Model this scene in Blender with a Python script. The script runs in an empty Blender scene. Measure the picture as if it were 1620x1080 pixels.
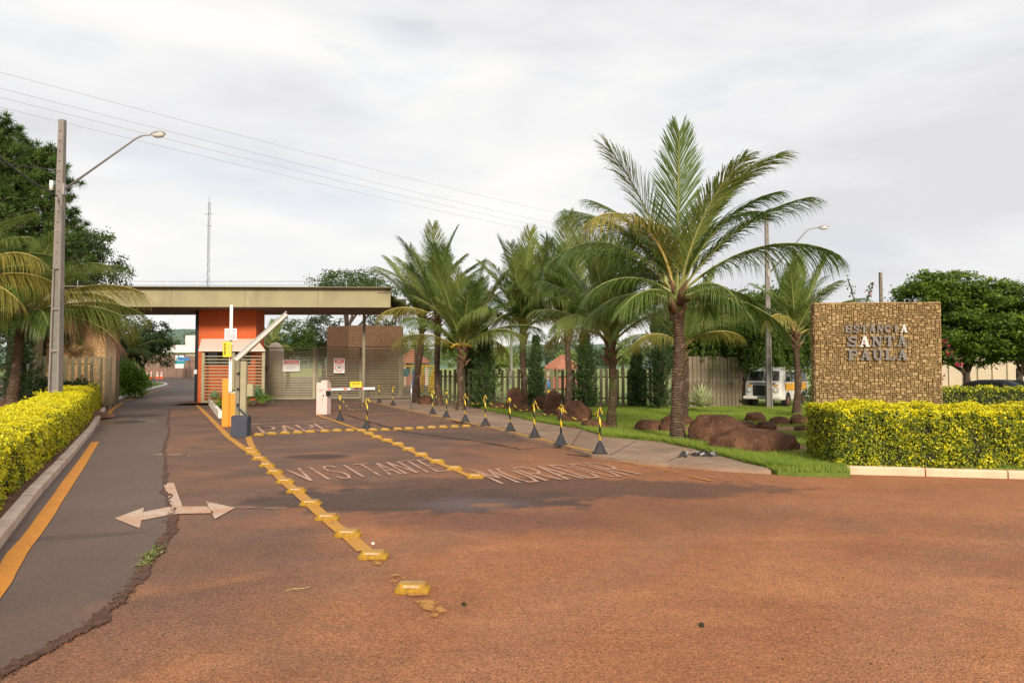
import bpy, bmesh, math, random
import numpy as np
from mathutils import Vector, Matrix, noise as mnoise
random.seed(7); RNG = np.random.default_rng(7)
R = math.radians
sc = bpy.context.scene
C = sc.collection

# ------------------------------------------------------------------ camera
H = 1.68; FPX = 1120.0
PITCH = math.atan(46/FPX)
cam = bpy.data.cameras.new('camera'); camo = bpy.data.objects.new('camera', cam); C.objects.link(camo)
cam.sensor_width = 36; cam.lens = 36*FPX/1620; cam.clip_end = 4000; cam.clip_start = 0.05
camo.location = (0, 0, H); camo.rotation_euler = (R(90)+PITCH, 0, 0)
sc.camera = camo
# ------------------------------------------------------------------ world and sun
SUN_EL, SUN_AZ = R(23), R(170)          # azimuth clockwise from +Y : behind the camera
w = bpy.data.worlds.new('World'); sc.world = w; w.use_nodes = True
nt = w.node_tree; nt.nodes.clear()
N = nt.nodes.new; L = nt.links.new
out = N('ShaderNodeOutputWorld')
sky = N('ShaderNodeTexSky'); sky.sky_type = 'NISHITA'; sky.sun_disc = False
sky.sun_elevation = SUN_EL; sky.sun_rotation = SUN_AZ; sky.air_density = 1.0; sky.dust_density = 2.5; sky.ozone_density = 1
bg1 = N('ShaderNodeBackground'); bg1.inputs[1].default_value = 0.08; L(sky.outputs[0], bg1.inputs[0])
tc = N('ShaderNodeTexCoord'); mp = N('ShaderNodeMapping'); mp.inputs['Scale'].default_value = (1.0, 1.0, 3.2)
mp.inputs['Location'].default_value = (0.35, 0.1, 0.2)
L(tc.outputs['Generated'], mp.inputs[0])
n1 = N('ShaderNodeTexNoise'); n1.inputs['Scale'].default_value = 1.9; n1.inputs['Detail'].default_value = 7; n1.inputs['Roughness'].default_value = .52
n1.inputs['Distortion'].default_value = .25
L(mp.outputs[0], n1.inputs['Vector'])
cr = N('ShaderNodeValToRGB'); e = cr.color_ramp.elements
e[0].position = .36; e[0].color = (.405, .40, .408, 1); e[1].position = .62; e[1].color = (.53, .522, .51, 1)
m_ = cr.color_ramp.elements.new(.48); m_.color = (.465, .463, .466, 1)
L(n1.outputs['Fac'], cr.inputs[0])
bg2 = N('ShaderNodeBackground'); bg2.inputs[1].default_value = 1.0; L(cr.outputs[0], bg2.inputs[0])
n2 = N('ShaderNodeTexNoise'); n2.inputs['Scale'].default_value = 2.6; n2.inputs['Detail'].default_value = 5
mp2 = N('ShaderNodeMapping'); mp2.inputs['Scale'].default_value = (1, 1, 3.5); mp2.inputs['Location'].default_value = (4.1, 2.2, 1.3)
L(tc.outputs['Generated'], mp2.inputs[0]); L(mp2.outputs[0], n2.inputs['Vector'])
cr2 = N('ShaderNodeValToRGB'); cr2.color_ramp.elements[0].position = .52; cr2.color_ramp.elements[0].color = (.97,.97,.97,1)
cr2.color_ramp.elements[1].position = .74; cr2.color_ramp.elements[1].color = (.60,.60,.60,1)
L(n2.outputs['Fac'], cr2.inputs[0])
mx = N('ShaderNodeMixShader'); L(cr2.outputs[0], mx.inputs[0]); L(bg1.outputs[0], mx.inputs[1]); L(bg2.outputs[0], mx.inputs[2])
L(mx.outputs[0], out.inputs[0])
sl = bpy.data.lights.new('sun', 'SUN'); so = bpy.data.objects.new('sun', sl); C.objects.link(so)
sl.energy = 2.1; sl.angle = R(10); sl.color = (1.0, .89, .74)
sd = Vector((math.sin(SUN_AZ)*math.cos(SUN_EL), math.cos(SUN_AZ)*math.cos(SUN_EL), math.sin(SUN_EL)))
so.rotation_euler = sd.to_track_quat('Z', 'Y').to_euler()
sc.view_settings.view_transform = 'Standard'; sc.view_settings.look = 'None'
sc.view_settings.exposure = 0.95; sc.view_settings.gamma = 1; sc.view_settings.use_curve_mapping = False
sc.cycles.max_bounces = 6; sc.cycles.diffuse_bounces = 3; sc.cycles.transparent_max_bounces = 12

# ------------------------------------------------------------------ measuring helpers
def zg(y):                      # the drive climbs gently beyond the gate
    return 0.0 if y < 38 else (.027*(y-38) if y < 80 else 1.134+.006*(y-80))
cp, sp_ = math.cos(PITCH), math.sin(PITCH)
def ray(px, py):
    u = (px-810)/FPX; v = (540-py)/FPX
    return Vector((u, cp-v*sp_, sp_+v*cp))
def at(px, py, Y):              # the point seen at that place of the photograph at distance Y
    d = ray(px, py); t = Y/d.y
    return Vector((d.x*t, Y, H+d.z*t))
def G(px, py, z=0.0):
    d = ray(px, py); t = (z-H)/d.z
    return Vector((d.x*t, d.y*t, z))
def GS(px, py):
    Y = 20
    for _ in range(60):
        d = ray(px, py); Y = .5*Y+.5*max(1, (zg(Y)-H)/d.z*d.y)
    p = at(px, py, Y); p.z = zg(Y); return p

# ------------------------------------------------------------------ materials
class NB:
    def __init__(s, name):
        s.m = bpy.data.materials.new(name); s.m.use_nodes = True; s.t = s.m.node_tree; s.t.nodes.clear()
        s.out = s.n('ShaderNodeOutputMaterial'); s.tc = s.n('ShaderNodeTexCoord')
    def n(s, t, **k):
        x = s.t.nodes.new(t)
        for a, b in k.items(): setattr(x, a, b)
        return x
    def l(s, a, b): s.t.links.new(a, b)
    def put(s, sock, v):
        if hasattr(v, 'is_linked') or hasattr(v, 'links'): s.l(v, sock)
        elif isinstance(v, (tuple, list)) and sock.type == 'RGBA': sock.default_value = (*v[:3], 1)
        else: sock.default_value = v
    def noise(s, scale, detail=3, rough=.5, vec=None, dist=0, w=None):
        x = s.n('ShaderNodeTexNoise'); x.inputs['Scale'].default_value = scale; x.inputs['Detail'].default_value = detail
        x.inputs['Roughness'].default_value = rough; x.inputs['Distortion'].default_value = dist
        s.l(vec if vec is not None else s.tc.outputs['Object'], x.inputs['Vector']); return x.outputs['Fac']
    def map(s, scale=(1,1,1), loc=(0,0,0), rot=(0,0,0), vec=None):
        x = s.n('ShaderNodeMapping'); x.inputs['Scale'].default_value = scale; x.inputs['Location'].default_value = loc; x.inputs['Rotation'].default_value = rot
        s.l(vec if vec is not None else s.tc.outputs['Object'], x.inputs['Vector']); return x.outputs[0]
    def ramp(s, v, a, b, ca=(0,0,0), cb=(1,1,1)):
        x = s.n('ShaderNodeValToRGB'); s.l(v, x.inputs[0])
        x.color_ramp.elements[0].position = a; x.color_ramp.elements[1].position = b
        x.color_ramp.elements[0].color = (*ca, 1); x.color_ramp.elements[1].color = (*cb, 1); return x.outputs[0]
    def mix(s, f, a, b, mode='MIX'):
        x = s.n('ShaderNodeMix', data_type='RGBA', blend_type=mode)
        s.put(x.inputs[0], f); s.put(x.inputs[6], a); s.put(x.inputs[7], b); return x.outputs[2]
    def math(s, op, a, b=0.0, c=0.0):
        x = s.n('ShaderNodeMath', operation=op); s.put(x.inputs[0], a); s.put(x.inputs[1], b); s.put(x.inputs[2], c); return x.outputs[0]
    def ell(s, cx, cy, rx, ry, rot=0, soft=.5, wob=.5, wscale=1.2):   # 1 inside an irregular patch at world (cx, cy)
        m = s.n('ShaderNodeMapping', vector_type='TEXTURE'); m.inputs['Location'].default_value = (cx, cy, 0); m.inputs['Rotation'].default_value = (0, 0, rot)
        m.inputs['Scale'].default_value = (rx, ry, 1000); s.l(s.tc.outputs['Object'], m.inputs[0])
        ln = s.n('ShaderNodeVectorMath', operation='LENGTH'); s.l(m.outputs[0], ln.inputs[0])
        d = s.math('ADD', ln.outputs['Value'], s.math('MULTIPLY', s.math('SUBTRACT', s.noise(wscale, 5, .6), .5), wob*2))
        mr = s.n('ShaderNodeMapRange'); mr.inputs[1].default_value = 1+soft*.5; mr.inputs[2].default_value = 1-soft*.5; s.l(d, mr.inputs[0])
        return mr.outputs[0]
    def island(s):
        g = s.n('ShaderNodeNewGeometry'); return g.outputs['Random Per Island']
    def bump(s, h, st=.3, d=.01):
        b = s.n('ShaderNodeBump'); b.inputs['Strength'].default_value = st; b.inputs['Distance'].default_value = d; s.l(h, b.inputs['Height']); return b.outputs[0]
    def bsdf(s, col, rough=.7, metal=0, normal=None, spec=.5, trans=0, coat=0):
        p = s.n('ShaderNodeBsdfPrincipled'); s.put(p.inputs['Base Color'], col); s.put(p.inputs['Roughness'], rough); s.put(p.inputs['Metallic'], metal)
        p.inputs['Specular IOR Level'].default_value = spec; p.inputs['Coat Weight'].default_value = coat
        if normal is not None: s.l(normal, p.inputs['Normal'])
        sh = p.outputs[0]
        if trans:
            t = s.n('ShaderNodeBsdfTranslucent'); s.put(t.inputs[0], col); m = s.n('ShaderNodeMixShader'); m.inputs[0].default_value = trans
            s.l(sh, m.inputs[1]); s.l(t.outputs[0], m.inputs[2]); sh = m.outputs[0]
        s.sh = sh; s.l(sh, s.out.inputs[0]); return s
    def done(s): return s.m

def plain(name, col, rough=.6, metal=0, var=.25, scale=6, bump=.1, dirt=None, spec=.4):
    b = NB(name); n = b.noise(scale, 5, .6)
    c = b.mix(b.ramp(n, .3, .75), tuple(x*(1-var) for x in col), tuple(min(1, x*(1+var*.4)) for x in col))
    if dirt:
        c = b.mix(b.math('MULTIPLY', b.ramp(b.noise(scale*.7, 6, .7, vec=b.map((1,1,.35))), .52, .78), .7), c, dirt)
    return b.bsdf(c, rough, metal, b.bump(b.noise(scale*9, 3), bump, .004), spec).done()

def leafmat(name, dark, light, trans=.3, rough=.45, third=None, pos=2.0):
    b = NB(name)
    f = b.math('ADD', b.math('MULTIPLY', b.island(), .65), b.math('MULTIPLY', b.ramp(b.noise(pos, 3), .35, .7), .35))
    c = b.mix(f, dark, light)
    if third: c = b.mix(b.math('GREATER_THAN', b.island(), third[1]), c, third[0])
    return b.bsdf(c, rough, 0, None, .3, trans).done()

M = {}
REDD = (.30, .125, .062)
# --- red dust covered asphalt
def road_mat():
    b = NB('dusty_asphalt')
    big = b.noise(.22, 5, .6, dist=.6); mid = b.noise(1.1, 5, .62); fine = b.noise(38, 3, .7)
    near = b.n('ShaderNodeMapRange'); sx = b.n('ShaderNodeSeparateXYZ'); b.l(b.tc.outputs['Object'], sx.inputs[0])
    s1 = b.math('SUBTRACT', b.math('MULTIPLY', sx.outputs[0], .11), b.math('MULTIPLY', sx.outputs[1], .055))
    near.inputs[1].default_value = -1.12; near.inputs[2].default_value = -.2; b.l(s1, near.inputs[0])
    f = b.math('ADD', b.math('MULTIPLY', near.outputs[0], .62), b.math('MULTIPLY', b.math('SUBTRACT', b.math('ADD', big, b.math('MULTIPLY', mid, .6)), .72), 1.3))
    f = b.ramp(f, .10, .66)
    asph = b.mix(b.ramp(b.noise(.8, 4), .35, .7), (.17, .105, .078), (.25, .148, .104))
    dust = b.mix(b.ramp(b.noise(.55, 5, .6, dist=.8), .3, .72), (.46, .166, .062), (.66, .272, .108))
    c = b.mix(f, asph, dust)
    # long wheel tracks that swing round to the right
    wv = b.n('ShaderNodeTexWave', wave_type='RINGS', rings_direction='Z'); wv.inputs['Scale'].default_value = .16; wv.inputs['Distortion'].default_value = 2.2; wv.inputs['Detail'].default_value = 3
    b.l(b.map((1, 1, 1), (-9.5, 0.5, 0)), wv.inputs['Vector'])
    tr = b.math('MULTIPLY', b.ramp(wv.outputs['Fac'], .62, .95), b.math('MULTIPLY', b.ell(2.5, 6.5, 5.5, 4.0, 0, .9, .5), .38))
    c = b.mix(tr, c, (.50, .23, .12))
    st = b.math('MULTIPLY', b.ramp(b.noise(1.6, 6, .65, vec=b.map((.35, 2.2, 1), rot=(0, 0, .35))), .55, .75), .35)
    c = b.mix(st, c, (.46, .16, .065))
    p1 = G(650, 790); p2 = G(770, 800); p3 = G(960, 800); p4 = G(502, 722); p5 = G(760, 797); p6 = G(700, 690); p7 = G(900, 770); p8 = G(1010,830)
    def patch(mask, k, col):
        nonlocal c
        c = b.mix(b.math('MULTIPLY', mask, k), c, col)
    patch(b.ell(p3.x-.3, p3.y-.1, 2.6, 1.3, -.15, .7, .8, 1.4), .5, (.24, .095, .055))
    patch(b.ell(p7.x, p7.y, 3.2, .8, -.1, .3, .7, 1.5), .8, (.12, .070, .054))
    patch(b.ell(p1.x, p1.y, 2.1, .9, -.05, .22, .8, 1.8), .95, (.085, .060, .054))
    patch(b.ell(p5.x-.1, p5.y, .62, .42, 0, .8, .5, 3), .6, (.20, .165, .18))
    patch(b.ell(p5.x+.1, p5.y-.05, .25, .12, 0, .5, .5, 4), .8, (.42, .19, .08))
    patch(b.ell(p8.x-1.6, p8.y+.2, 1.3, .5, 0, .6, .6, 2), .5, (.19, .075, .06))
    patch(b.ell(p4.x, p4.y, .62, .42, 0, .3, .25, 2), .85, (.045, .032, .028))
    patch(b.ell(p6.x+.5, p6.y, 2.4, .95, -.5, .35, .4), .75, (.105, .082, .07))
    a_ = G(330, 900); patch(b.ell(a_.x, a_.y, 1.1, 1.4, .2, .7, .5), .5, (.125, .085, .072))
    v = b.n('ShaderNodeTexVoronoi'); v.inputs['Scale'].default_value = 85; b.l(b.tc.outputs['Object'], v.inputs['Vector'])
    agg = b.ramp(v.outputs['Distance'], .1, .55)
    c = b.mix(b.ramp(b.noise(5.5, 6, .72), .36, .60), b.mix(.22, c, (.12, .06, .04)), c)
    c = b.mix(b.ramp(b.noise(26, 4, .75), .36, .56), b.mix(.28, c, (.08, .04, .028)), c)
    c = b.mix(b.ramp(b.noise(95, 3, .7), .36, .56), b.mix(.38, c, (.05, .027, .018)), c)
    c = b.mix(b.math('MULTIPLY', b.ramp(b.noise(75, 3, .7, vec=b.map(loc=(8, 2, 6))), .52, .66), .45), c, (.56, .27, .14))
    # scuffed arcs where tyres turn
    for ax, ay, ar, aw, ak in ((6.4, 1.2, 4.6, .14, .38), (6.2, 1.0, 5.0, .10, .36), (9.5, 2.0, 5.6, .16, .36), (3.4, -3.2, 8.9, .18, .38), (3.0, -3.4, 10.6, .14, .34), (12.5, 1.5, 6.4, .14, .36)):
        vm = b.n('ShaderNodeVectorMath', operation='DISTANCE'); sc0 = b.n('ShaderNodeVectorMath', operation='MULTIPLY'); b.l(b.tc.outputs['Object'], sc0.inputs[0]); sc0.inputs[1].default_value = (1, 1, 0)
        b.l(sc0.outputs[0], vm.inputs[0]); vm.inputs[1].default_value = (ax, ay, 0)
        dd = b.math('ABSOLUTE', b.math('SUBTRACT', b.math('ADD', vm.outputs['Value'], b.math('MULTIPLY', b.math('SUBTRACT', b.noise(1.3, 4), .5), .5)), ar))
        mk = b.math('MULTIPLY', b.ramp(dd, aw*.3, aw*1.6, (1,1,1), (0,0,0)), b.math('MULTIPLY', b.ramp(b.noise(2.2, 5, .7, vec=b.map(loc=(ax, ay, 1))), .40, .62), ak))
        c = b.mix(b.math('MULTIPLY', mk, .7), c, (.70, .30, .12))
    spk = b.math('MULTIPLY', b.ramp(b.noise(42, 3, .6), .60, .66), b.ramp(b.noise(1.2, 3), .36, .55))
    c = b.mix(b.math('MULTIPLY', spk, .8), c, (.035, .022, .018))
    spl = b.ramp(b.noise(55, 2, .6, vec=b.map(loc=(3, 9, 2))), .68, .74)
    c = b.mix(b.math('MULTIPLY', spl, .3), c, (.42, .27, .19))
    hgt = b.math('ADD', b.math('MULTIPLY', agg, .5), b.math('ADD', b.math('MULTIPLY', fine, .8), b.math('MULTIPLY', mid, 2)))
    return b.bsdf(c, b.ramp(b.noise(1.3, 4), .3, .7, (.62,)*3, (.85,)*3), 0, b.bump(hgt, 1.0, .022), .3).done()
M['road'] = road_mat()
def lane_mat():
    b = NB('smooth_dark_asphalt')
    big = b.noise(.35, 5, .6, dist=.4); fine = b.noise(60, 3, .7)
    c = b.mix(b.ramp(big, .35, .7), (.125, .083, .063), (.180, .115, .085))
    wh = b.math('MULTIPLY', b.ramp(b.noise(1.0, 4, .55, vec=b.map((2.4, .12, 1), rot=(0, 0, -R(28)))), .45, .72), .5)
    c = b.mix(wh, c, (.19, .112, .078))
    for px, py, rx, ry, k, col in ((205, 658, 1.2, 1.3, .9, (.035, .022, .018)), (110, 850, .7, .12, .5, (.06, .035, .028)), (60,1000,.9,.5,.35,(.2,.11,.075)),(215,960,.35,.3,.4,(.3,.14,.08)),(330,660,2.4,1.6,.4,(.09,.07,.06))):
        p = G(px, py); c = b.mix(b.math('MULTIPLY', b.ell(p.x, p.y, rx, ry, .3, .5, .7, 2), k), c, col)
    c = b.mix(b.ramp(fine, .38, .58), b.mix(.42, c, (.03, .022, .02)), c)
    c = b.mix(b.ramp(b.noise(14, 5, .75), .38, .58), b.mix(.22, c, (.04, .03, .025)), c)
    c = b.mix(b.math('MULTIPLY', b.ramp(b.noise(85, 2, .6, vec=b.map(loc=(3,3,3))), .60, .68), .35), c, (.32, .20, .15))
    p = G(185, 668); wet = b.ell(p.x, p.y, 1.0, 1.1, .3, .3, .6, 1.5)
    rg = b.mix(wet, (.7,)*3, (.12,)*3)
    return b.bsdf(c, rg, 0, b.bump(b.math('ADD', fine, b.math('MULTIPLY', b.noise(9, 4), .8)), .35, .006), .35).done()
M['lane'] = lane_mat()
def walk_mat():
    b = NB('stained_concrete')
    c = b.mix(b.ramp(b.noise(.9, 6, .6), .3, .7), (.27, .175, .115), (.46, .32, .22))
    c = b.mix(b.math('MULTIPLY', b.ramp(b.noise(3.5, 6, .7), .5, .72), .5), c, (.16, .10, .075))
    c = b.mix(b.math('MULTIPLY', b.ramp(b.noise(.5, 4, .7, vec=b.map(loc=(5, 5, 5))), .5, .7), .55), c, (.30, .155, .095))
    c = b.mix(b.ramp(b.noise(60, 3), .36, .6), b.mix(.3, c, (.06, .045, .035)), c)
    return b.bsdf(c, .85, 0, b.bump(b.noise(25, 5, .7), .4, .01), .25).done()
M['walk'] = walk_mat()
def paint_mat(name, col, dust, wear, dustk=.5, wscale=9):
    b = NB(name)
    c = b.mix(b.math('MULTIPLY', b.ramp(b.noise(2.2, 5, .6), .35, .7), dustk), col, dust)
    c = b.mix(b.ramp(b.noise(45, 3, .7), .34, .58), b.mix(.35, c, (.12, .06, .04)), c)
    b.bsdf(c, .7, 0, b.bump(b.noise(50, 3), .35, .006), .3)
    if wear is not None:
        wn = b.math('ADD', b.math('MULTIPLY', b.noise(wscale, 6, .75), .75), b.math('MULTIPLY', b.noise(1.2, 3), .35))
        m = b.n('ShaderNodeMixShader'); t = b.n('ShaderNodeBsdfTransparent')
        b.l(b.ramp(wn, wear-.03, wear+.03), m.inputs[0]); b.l(t.outputs[0], m.inputs[1]); b.l(b.sh, m.inputs[2]); b.l(m.outputs[0], b.out.inputs[0])
    return b.done()
M['yellow_line'] = paint_mat('worn_yellow_road_paint', (.62, .30, .035), (.42, .17, .05), .44)
M['yellow_worn'] = paint_mat('very_worn_yellow_road_paint', (.55, .26, .05), (.38, .16, .06), .565)
M['orange_line'] = paint_mat('orange_yellow_road_paint', (.66, .26, .018), (.5, .18, .03), .395, .5, 14)
M['white_paint'] = paint_mat('dusty_white_road_paint', (.62, .47, .36), (.56, .27, .14), .42, .9)
M['white_worn'] = paint_mat('worn_white_road_letters', (.58, .36, .26), (.48, .22, .12), .49, .8, 12)
M['white_faint'] = paint_mat('faint_white_road_paint', (.50, .33, .25), (.42, .22, .14), .56, .8, 12)
M['crack'] = plain('crumbled_crack', (.13, .065, .042), .95, 0, .6, 14, .9)
M['thincrack'] = plain('dark_crack', (.02, .014, .012), 1, 0, .5, 14, .5)
def grass_mat(name, a, bcol, soil=(.22, .09, .045), k=.5):
    b = NB(name)
    c = b.mix(b.ramp(b.noise(.8, 5, .6), .3, .7), a, bcol)
    c = b.mix(b.math('MULTIPLY', b.ramp(b.noise(1.1, 5, .65, vec=b.map(loc=(7, 3, 1))), .56, .68), k), c, soil)
    c = b.mix(b.ramp(b.noise(30, 3, .7), .3, .6), b.mix(.4, c, (.02, .035, .008)), c)
    return b.bsdf(c, .9, 0, b.bump(b.noise(40, 4, .7), .8, .03), .15).done()
M['grass'] = grass_mat('lawn_turf', (.12, .17, .028), (.20, .26, .045), (.30,.15,.075), k=.7)
M['field'] = grass_mat('distant_turf', (.24, .29, .09), (.34, .39, .14), k=.1)
M['soil'] = plain('red_soil', (.20, .085, .045), .95, 0, .5, 3, .8)
M['soil_l'] = plain('dry_bare_soil', (.36, .19, .10), .95, 0, .45, 3, .8, dirt=(.12,.14,.03))
M['blade'] = leafmat('grass_blade', (.17, .25, .03), (.36, .45, .07), .35, .55, pos=.7)
M['kerb'] = plain('whitewashed_kerb', (.66, .50, .39), .85, 0, .2, 3, .4, dirt=(.36, .17, .09))
M['kerb_warm'] = plain('peach_whitewashed_kerb', (.76, .52, .34), .8, 0, .15, 2, .3, dirt=(.36, .18, .09))
M['kerb_white'] = plain('fresh_white_kerb', (.80, .74, .66), .8, 0, .1, 2, .3, dirt=(.5, .3, .18))
# leaves
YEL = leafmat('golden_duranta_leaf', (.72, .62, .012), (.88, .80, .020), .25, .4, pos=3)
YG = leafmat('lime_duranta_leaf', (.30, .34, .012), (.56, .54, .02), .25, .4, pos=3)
GRN = leafmat('green_duranta_leaf', (.055, .09, .010), (.17, .22, .018), .2, .45, pos=3)  # older green leaves; tone darkened further for shadow in the hollows
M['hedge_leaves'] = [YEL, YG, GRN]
M['twig'] = plain('dark_core_and_clod', (.035, .032, .015), .9, 0, .4, 8, .8)  # dark tone of the light-blocking hedge core, also conifer cores and clods
M['leaf_dark'] = leafmat('dark_green_leaf', (.018, .035, .008), (.05, .085, .018), .25, .45)
M['leaf_mid'] = leafmat('mid_green_leaf', (.035, .075, .010), (.095, .16, .022), .3, .45)
M['leaf_olive'] = leafmat('olive_tree_leaf', (.045, .065, .018), (.13, .17, .045), .3, .5)
M['leaf_right'] = leafmat('flat_topped_tree_leaf', (.045, .088, .014), (.17, .26, .03), .3, .45, pos=.55)
M['leaf_lime'] = leafmat('lime_leaf', (.17, .26, .02), (.30, .40, .035), .35, .45)
M['leaf_bright'] = leafmat('bright_shrub_leaf', (.08, .18, .016), (.26, .42, .04), .35, .4)
M['leaf_weep'] = leafmat('weeping_tree_leaf', (.045, .085, .012), (.14, .21, .028), .35, .5, pos=.6)
M['leaf_conifer'] = leafmat('conifer_spray', (.024, .052, .016), (.11, .17, .045), .2, .6)
M['leaf_pine'] = leafmat('pine_needles', (.035, .08, .016), (.13, .19, .03), .2, .5, pos=.5)
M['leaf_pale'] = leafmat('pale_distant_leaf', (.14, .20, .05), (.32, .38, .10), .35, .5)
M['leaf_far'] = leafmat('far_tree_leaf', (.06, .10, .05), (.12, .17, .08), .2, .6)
M['frond'] = leafmat('coconut_leaflet', (.075, .130, .028), (.20, .27, .055), .42, .38, pos=.8)
M['frond_lite'] = leafmat('pale_coconut_leaflet', (.13, .195, .04), (.34, .38, .10), .45, .4, pos=.8)
M['frond_yel'] = leafmat('yellowing_coconut_leaflet', (.20, .20, .035), (.50, .40, .09), .35, .45, pos=.8)
M['frond_dry'] = leafmat('dried_coconut_leaflet', (.20, .10, .06), (.48, .27, .16), .3, .6, pos=.8)
M['rachis'] = plain('frond_stalk', (.30, .30, .09), .5, 0, .25, 5)
M['rachis_yel'] = plain('yellow_frond_stalk', (.55, .42, .13), .5, 0, .25, 5)
M['petal'] = leafmat('pink_bract', (.42, .015, .06), (.72, .05, .14), .35, .5)
M['redpetal'] = leafmat('red_flower', (.55, .02, .02), (.8, .08, .05), .3, .5)
M['agave'] = leafmat('variegated_agave_blade', (.22, .28, .10), (.70, .70, .42), .15, .5)
M['agave_g'] = leafmat('blue_green_agave_blade', (.08, .16, .07), (.22, .33, .16), .15, .5)
def bark_mat(name, a, bcol, ring=0, moss=0):
    b = NB(name)
    c = b.mix(b.ramp(b.noise(7, 6, .7, vec=b.map((1, 1, .6))), .3, .7), a, bcol)
    h = b.noise(22, 5, .7)
    if ring:
        wv = b.n('ShaderNodeTexWave', bands_direction='Z'); wv.inputs['Scale'].default_value = ring; wv.inputs['Distortion'].default_value = 9; wv.inputs['Detail'].default_value = 4; wv.inputs['Detail Scale'].default_value = 1.6
        b.l(b.tc.outputs['Object'], wv.inputs['Vector'])
        c = b.mix(b.ramp(wv.outputs['Fac'], .0, .35), b.mix(.7, c, (.03, .02, .014)), c); h = b.math('ADD', h, b.math('MULTIPLY', wv.outputs['Fac'], 2))
    c = b.mix(b.math('MULTIPLY', b.ramp(b.noise(4, 5, .7, vec=b.map(loc=(9, 1, 4))), .58, .66), .65), c, (.42, .36, .28))
    if moss: c = b.mix(b.math('MULTIPLY', b.ramp(b.noise(3, 5, .7, vec=b.map(loc=(2, 7, 4))), .45, .6), moss), c, (.09, .11, .02))
    return b.bsdf(c, .9, 0, b.bump(h, .8, .03), .2).done()
M['palm_trunk'] = bark_mat('ringed_palm_bark', (.085, .052, .034), (.24, .155, .10), 5.5)
M['palm_trunk_moss'] = bark_mat('mossy_palm_bark', (.075, .048, .028), (.20, .13, .08), 5.5, .7)
M['palm_husk'] = bark_mat('palm_husk', (.075, .038, .022), (.24, .13, .075))
M['bark'] = bark_mat('tree_bark', (.05, .035, .025), (.11, .08, .06))
M['bark_grey'] = bark_mat('grey_bark', (.13, .10, .08), (.26, .22, .18))
def rock_mat():
    b = NB('brown_boulder')
    c = b.mix(b.ramp(b.noise(2.2, 6, .65), .3, .7), (.055, .026, .017), (.22, .10, .055))
    c = b.mix(b.math('MULTIPLY', b.ramp(b.noise(1.3, 5, .7, vec=b.map(loc=(4, 4, 1))), .55, .7), .7), c, (.33, .16, .075))
    c = b.mix(b.math('MULTIPLY', b.ramp(b.noise(11, 5, .7, vec=b.map(loc=(1, 6, 1))), .60, .68), .5), c, (.34, .27, .19))
    c = b.mix(b.ramp(b.noise(34, 4, .7), .35, .6), b.mix(.5, c, (.02, .012, .01)), c)
    return b.bsdf(c, .9, 0, b.bump(b.math('ADD', b.noise(9, 6, .7), b.math('MULTIPLY', b.noise(40, 4), .4)), .9, .05), .2).done()
M['rock'] = rock_mat()
def stone_mat(name, a, bcol, d=(.14, .075, .03)):
    b = NB(name)
    c = b.mix(b.island(), a, bcol)
    c = b.mix(b.math('MULTIPLY', b.ramp(b.noise(14, 5, .7), .35, .68), .45), c, d)
    c = b.mix(b.math('MULTIPLY', b.ramp(b.noise(.9, 4, .6, vec=b.map(loc=(1, 2, 3))), .5, .75), .3), c, (.13, .10, .05))
    return b.bsdf(c, .85, 0, b.bump(b.noise(30, 5, .7), .7, .012), .25).done()
M['stone'] = stone_mat('split_tan_stone', (.35, .235, .105), (.47, .325, .150))
M['mortar'] = plain('dark_mortar', (.15, .095, .046), .95, 0, .4, 10)
def farstone(name, a, bcol):
    b = NB(name)
    v = b.n('ShaderNodeTexVoronoi'); v.inputs['Scale'].default_value = 20; b.l(b.map((1, 1, 1.4)), v.inputs['Vector'])
    f = b.n('ShaderNodeSeparateColor'); b.l(v.outputs['Color'], f.inputs[0])
    c = b.mix(f.outputs[0], a, bcol)
    c = b.mix(b.ramp(v.outputs['Distance'], .38, .6), c, b.mix(.6, c, (.05, .03, .015)))
    return b.bsdf(c, .85, 0, b.bump(v.outputs['Distance'], .5, .03), .2).done()
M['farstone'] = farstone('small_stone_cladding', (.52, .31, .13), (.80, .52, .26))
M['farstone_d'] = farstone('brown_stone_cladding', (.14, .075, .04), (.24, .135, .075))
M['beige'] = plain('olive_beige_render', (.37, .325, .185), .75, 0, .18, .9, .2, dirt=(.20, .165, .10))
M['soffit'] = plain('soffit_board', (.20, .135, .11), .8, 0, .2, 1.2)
M['shaded_end'] = plain('shaded_end_render', (.20, .145, .09), .8, 0, .2, 1.5)  # shade of the left wall's end, mixed into its colour
M['orange'] = plain('orange_red_render', (.60, .12, .032), .75, 0, .14, 1.1, .25)
M['awning'] = plain('cream_pink_awning', (.82, .64, .54), .6, 0, .08, 2)
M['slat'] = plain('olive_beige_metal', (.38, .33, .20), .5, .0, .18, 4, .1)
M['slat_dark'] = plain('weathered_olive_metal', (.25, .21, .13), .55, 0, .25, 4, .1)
M['fence'] = plain('olive_painted_slat', (.19, .165, .095), .75, 0, .35, 3, .3)
M['fence_l'] = plain('beige_painted_slat', (.34, .29, .16), .7, 0, .2, 3, .3)
M['greywood'] = bark_mat('grey_weathered_panel', (.15, .115, .075), (.31, .24, .165))
M['glass'] = plain('dark_glass', (.02, .022, .02), .08, 0, .1, 1, 0, spec=.6)
M['black'] = plain('black_paint', (.015, .015, .016), .5, 0, .2, 5)
M['rubber'] = plain('grey_black_rubber', (.035, .036, .042), .75, 0, .3, 9, .4, dirt=(.10, .06, .045))
M['slate'] = plain('slate_grey_box_panel', (.058, .066, .088), .7, 0, .3, 5, .3)
M['concrete'] = plain('pole_concrete', (.26, .225, .20), .9, 0, .25, 2, .4)
M['concrete_d'] = plain('pole_concrete_web', (.22, .21, .18), .9, 0, .25, 4, .4)
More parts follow.
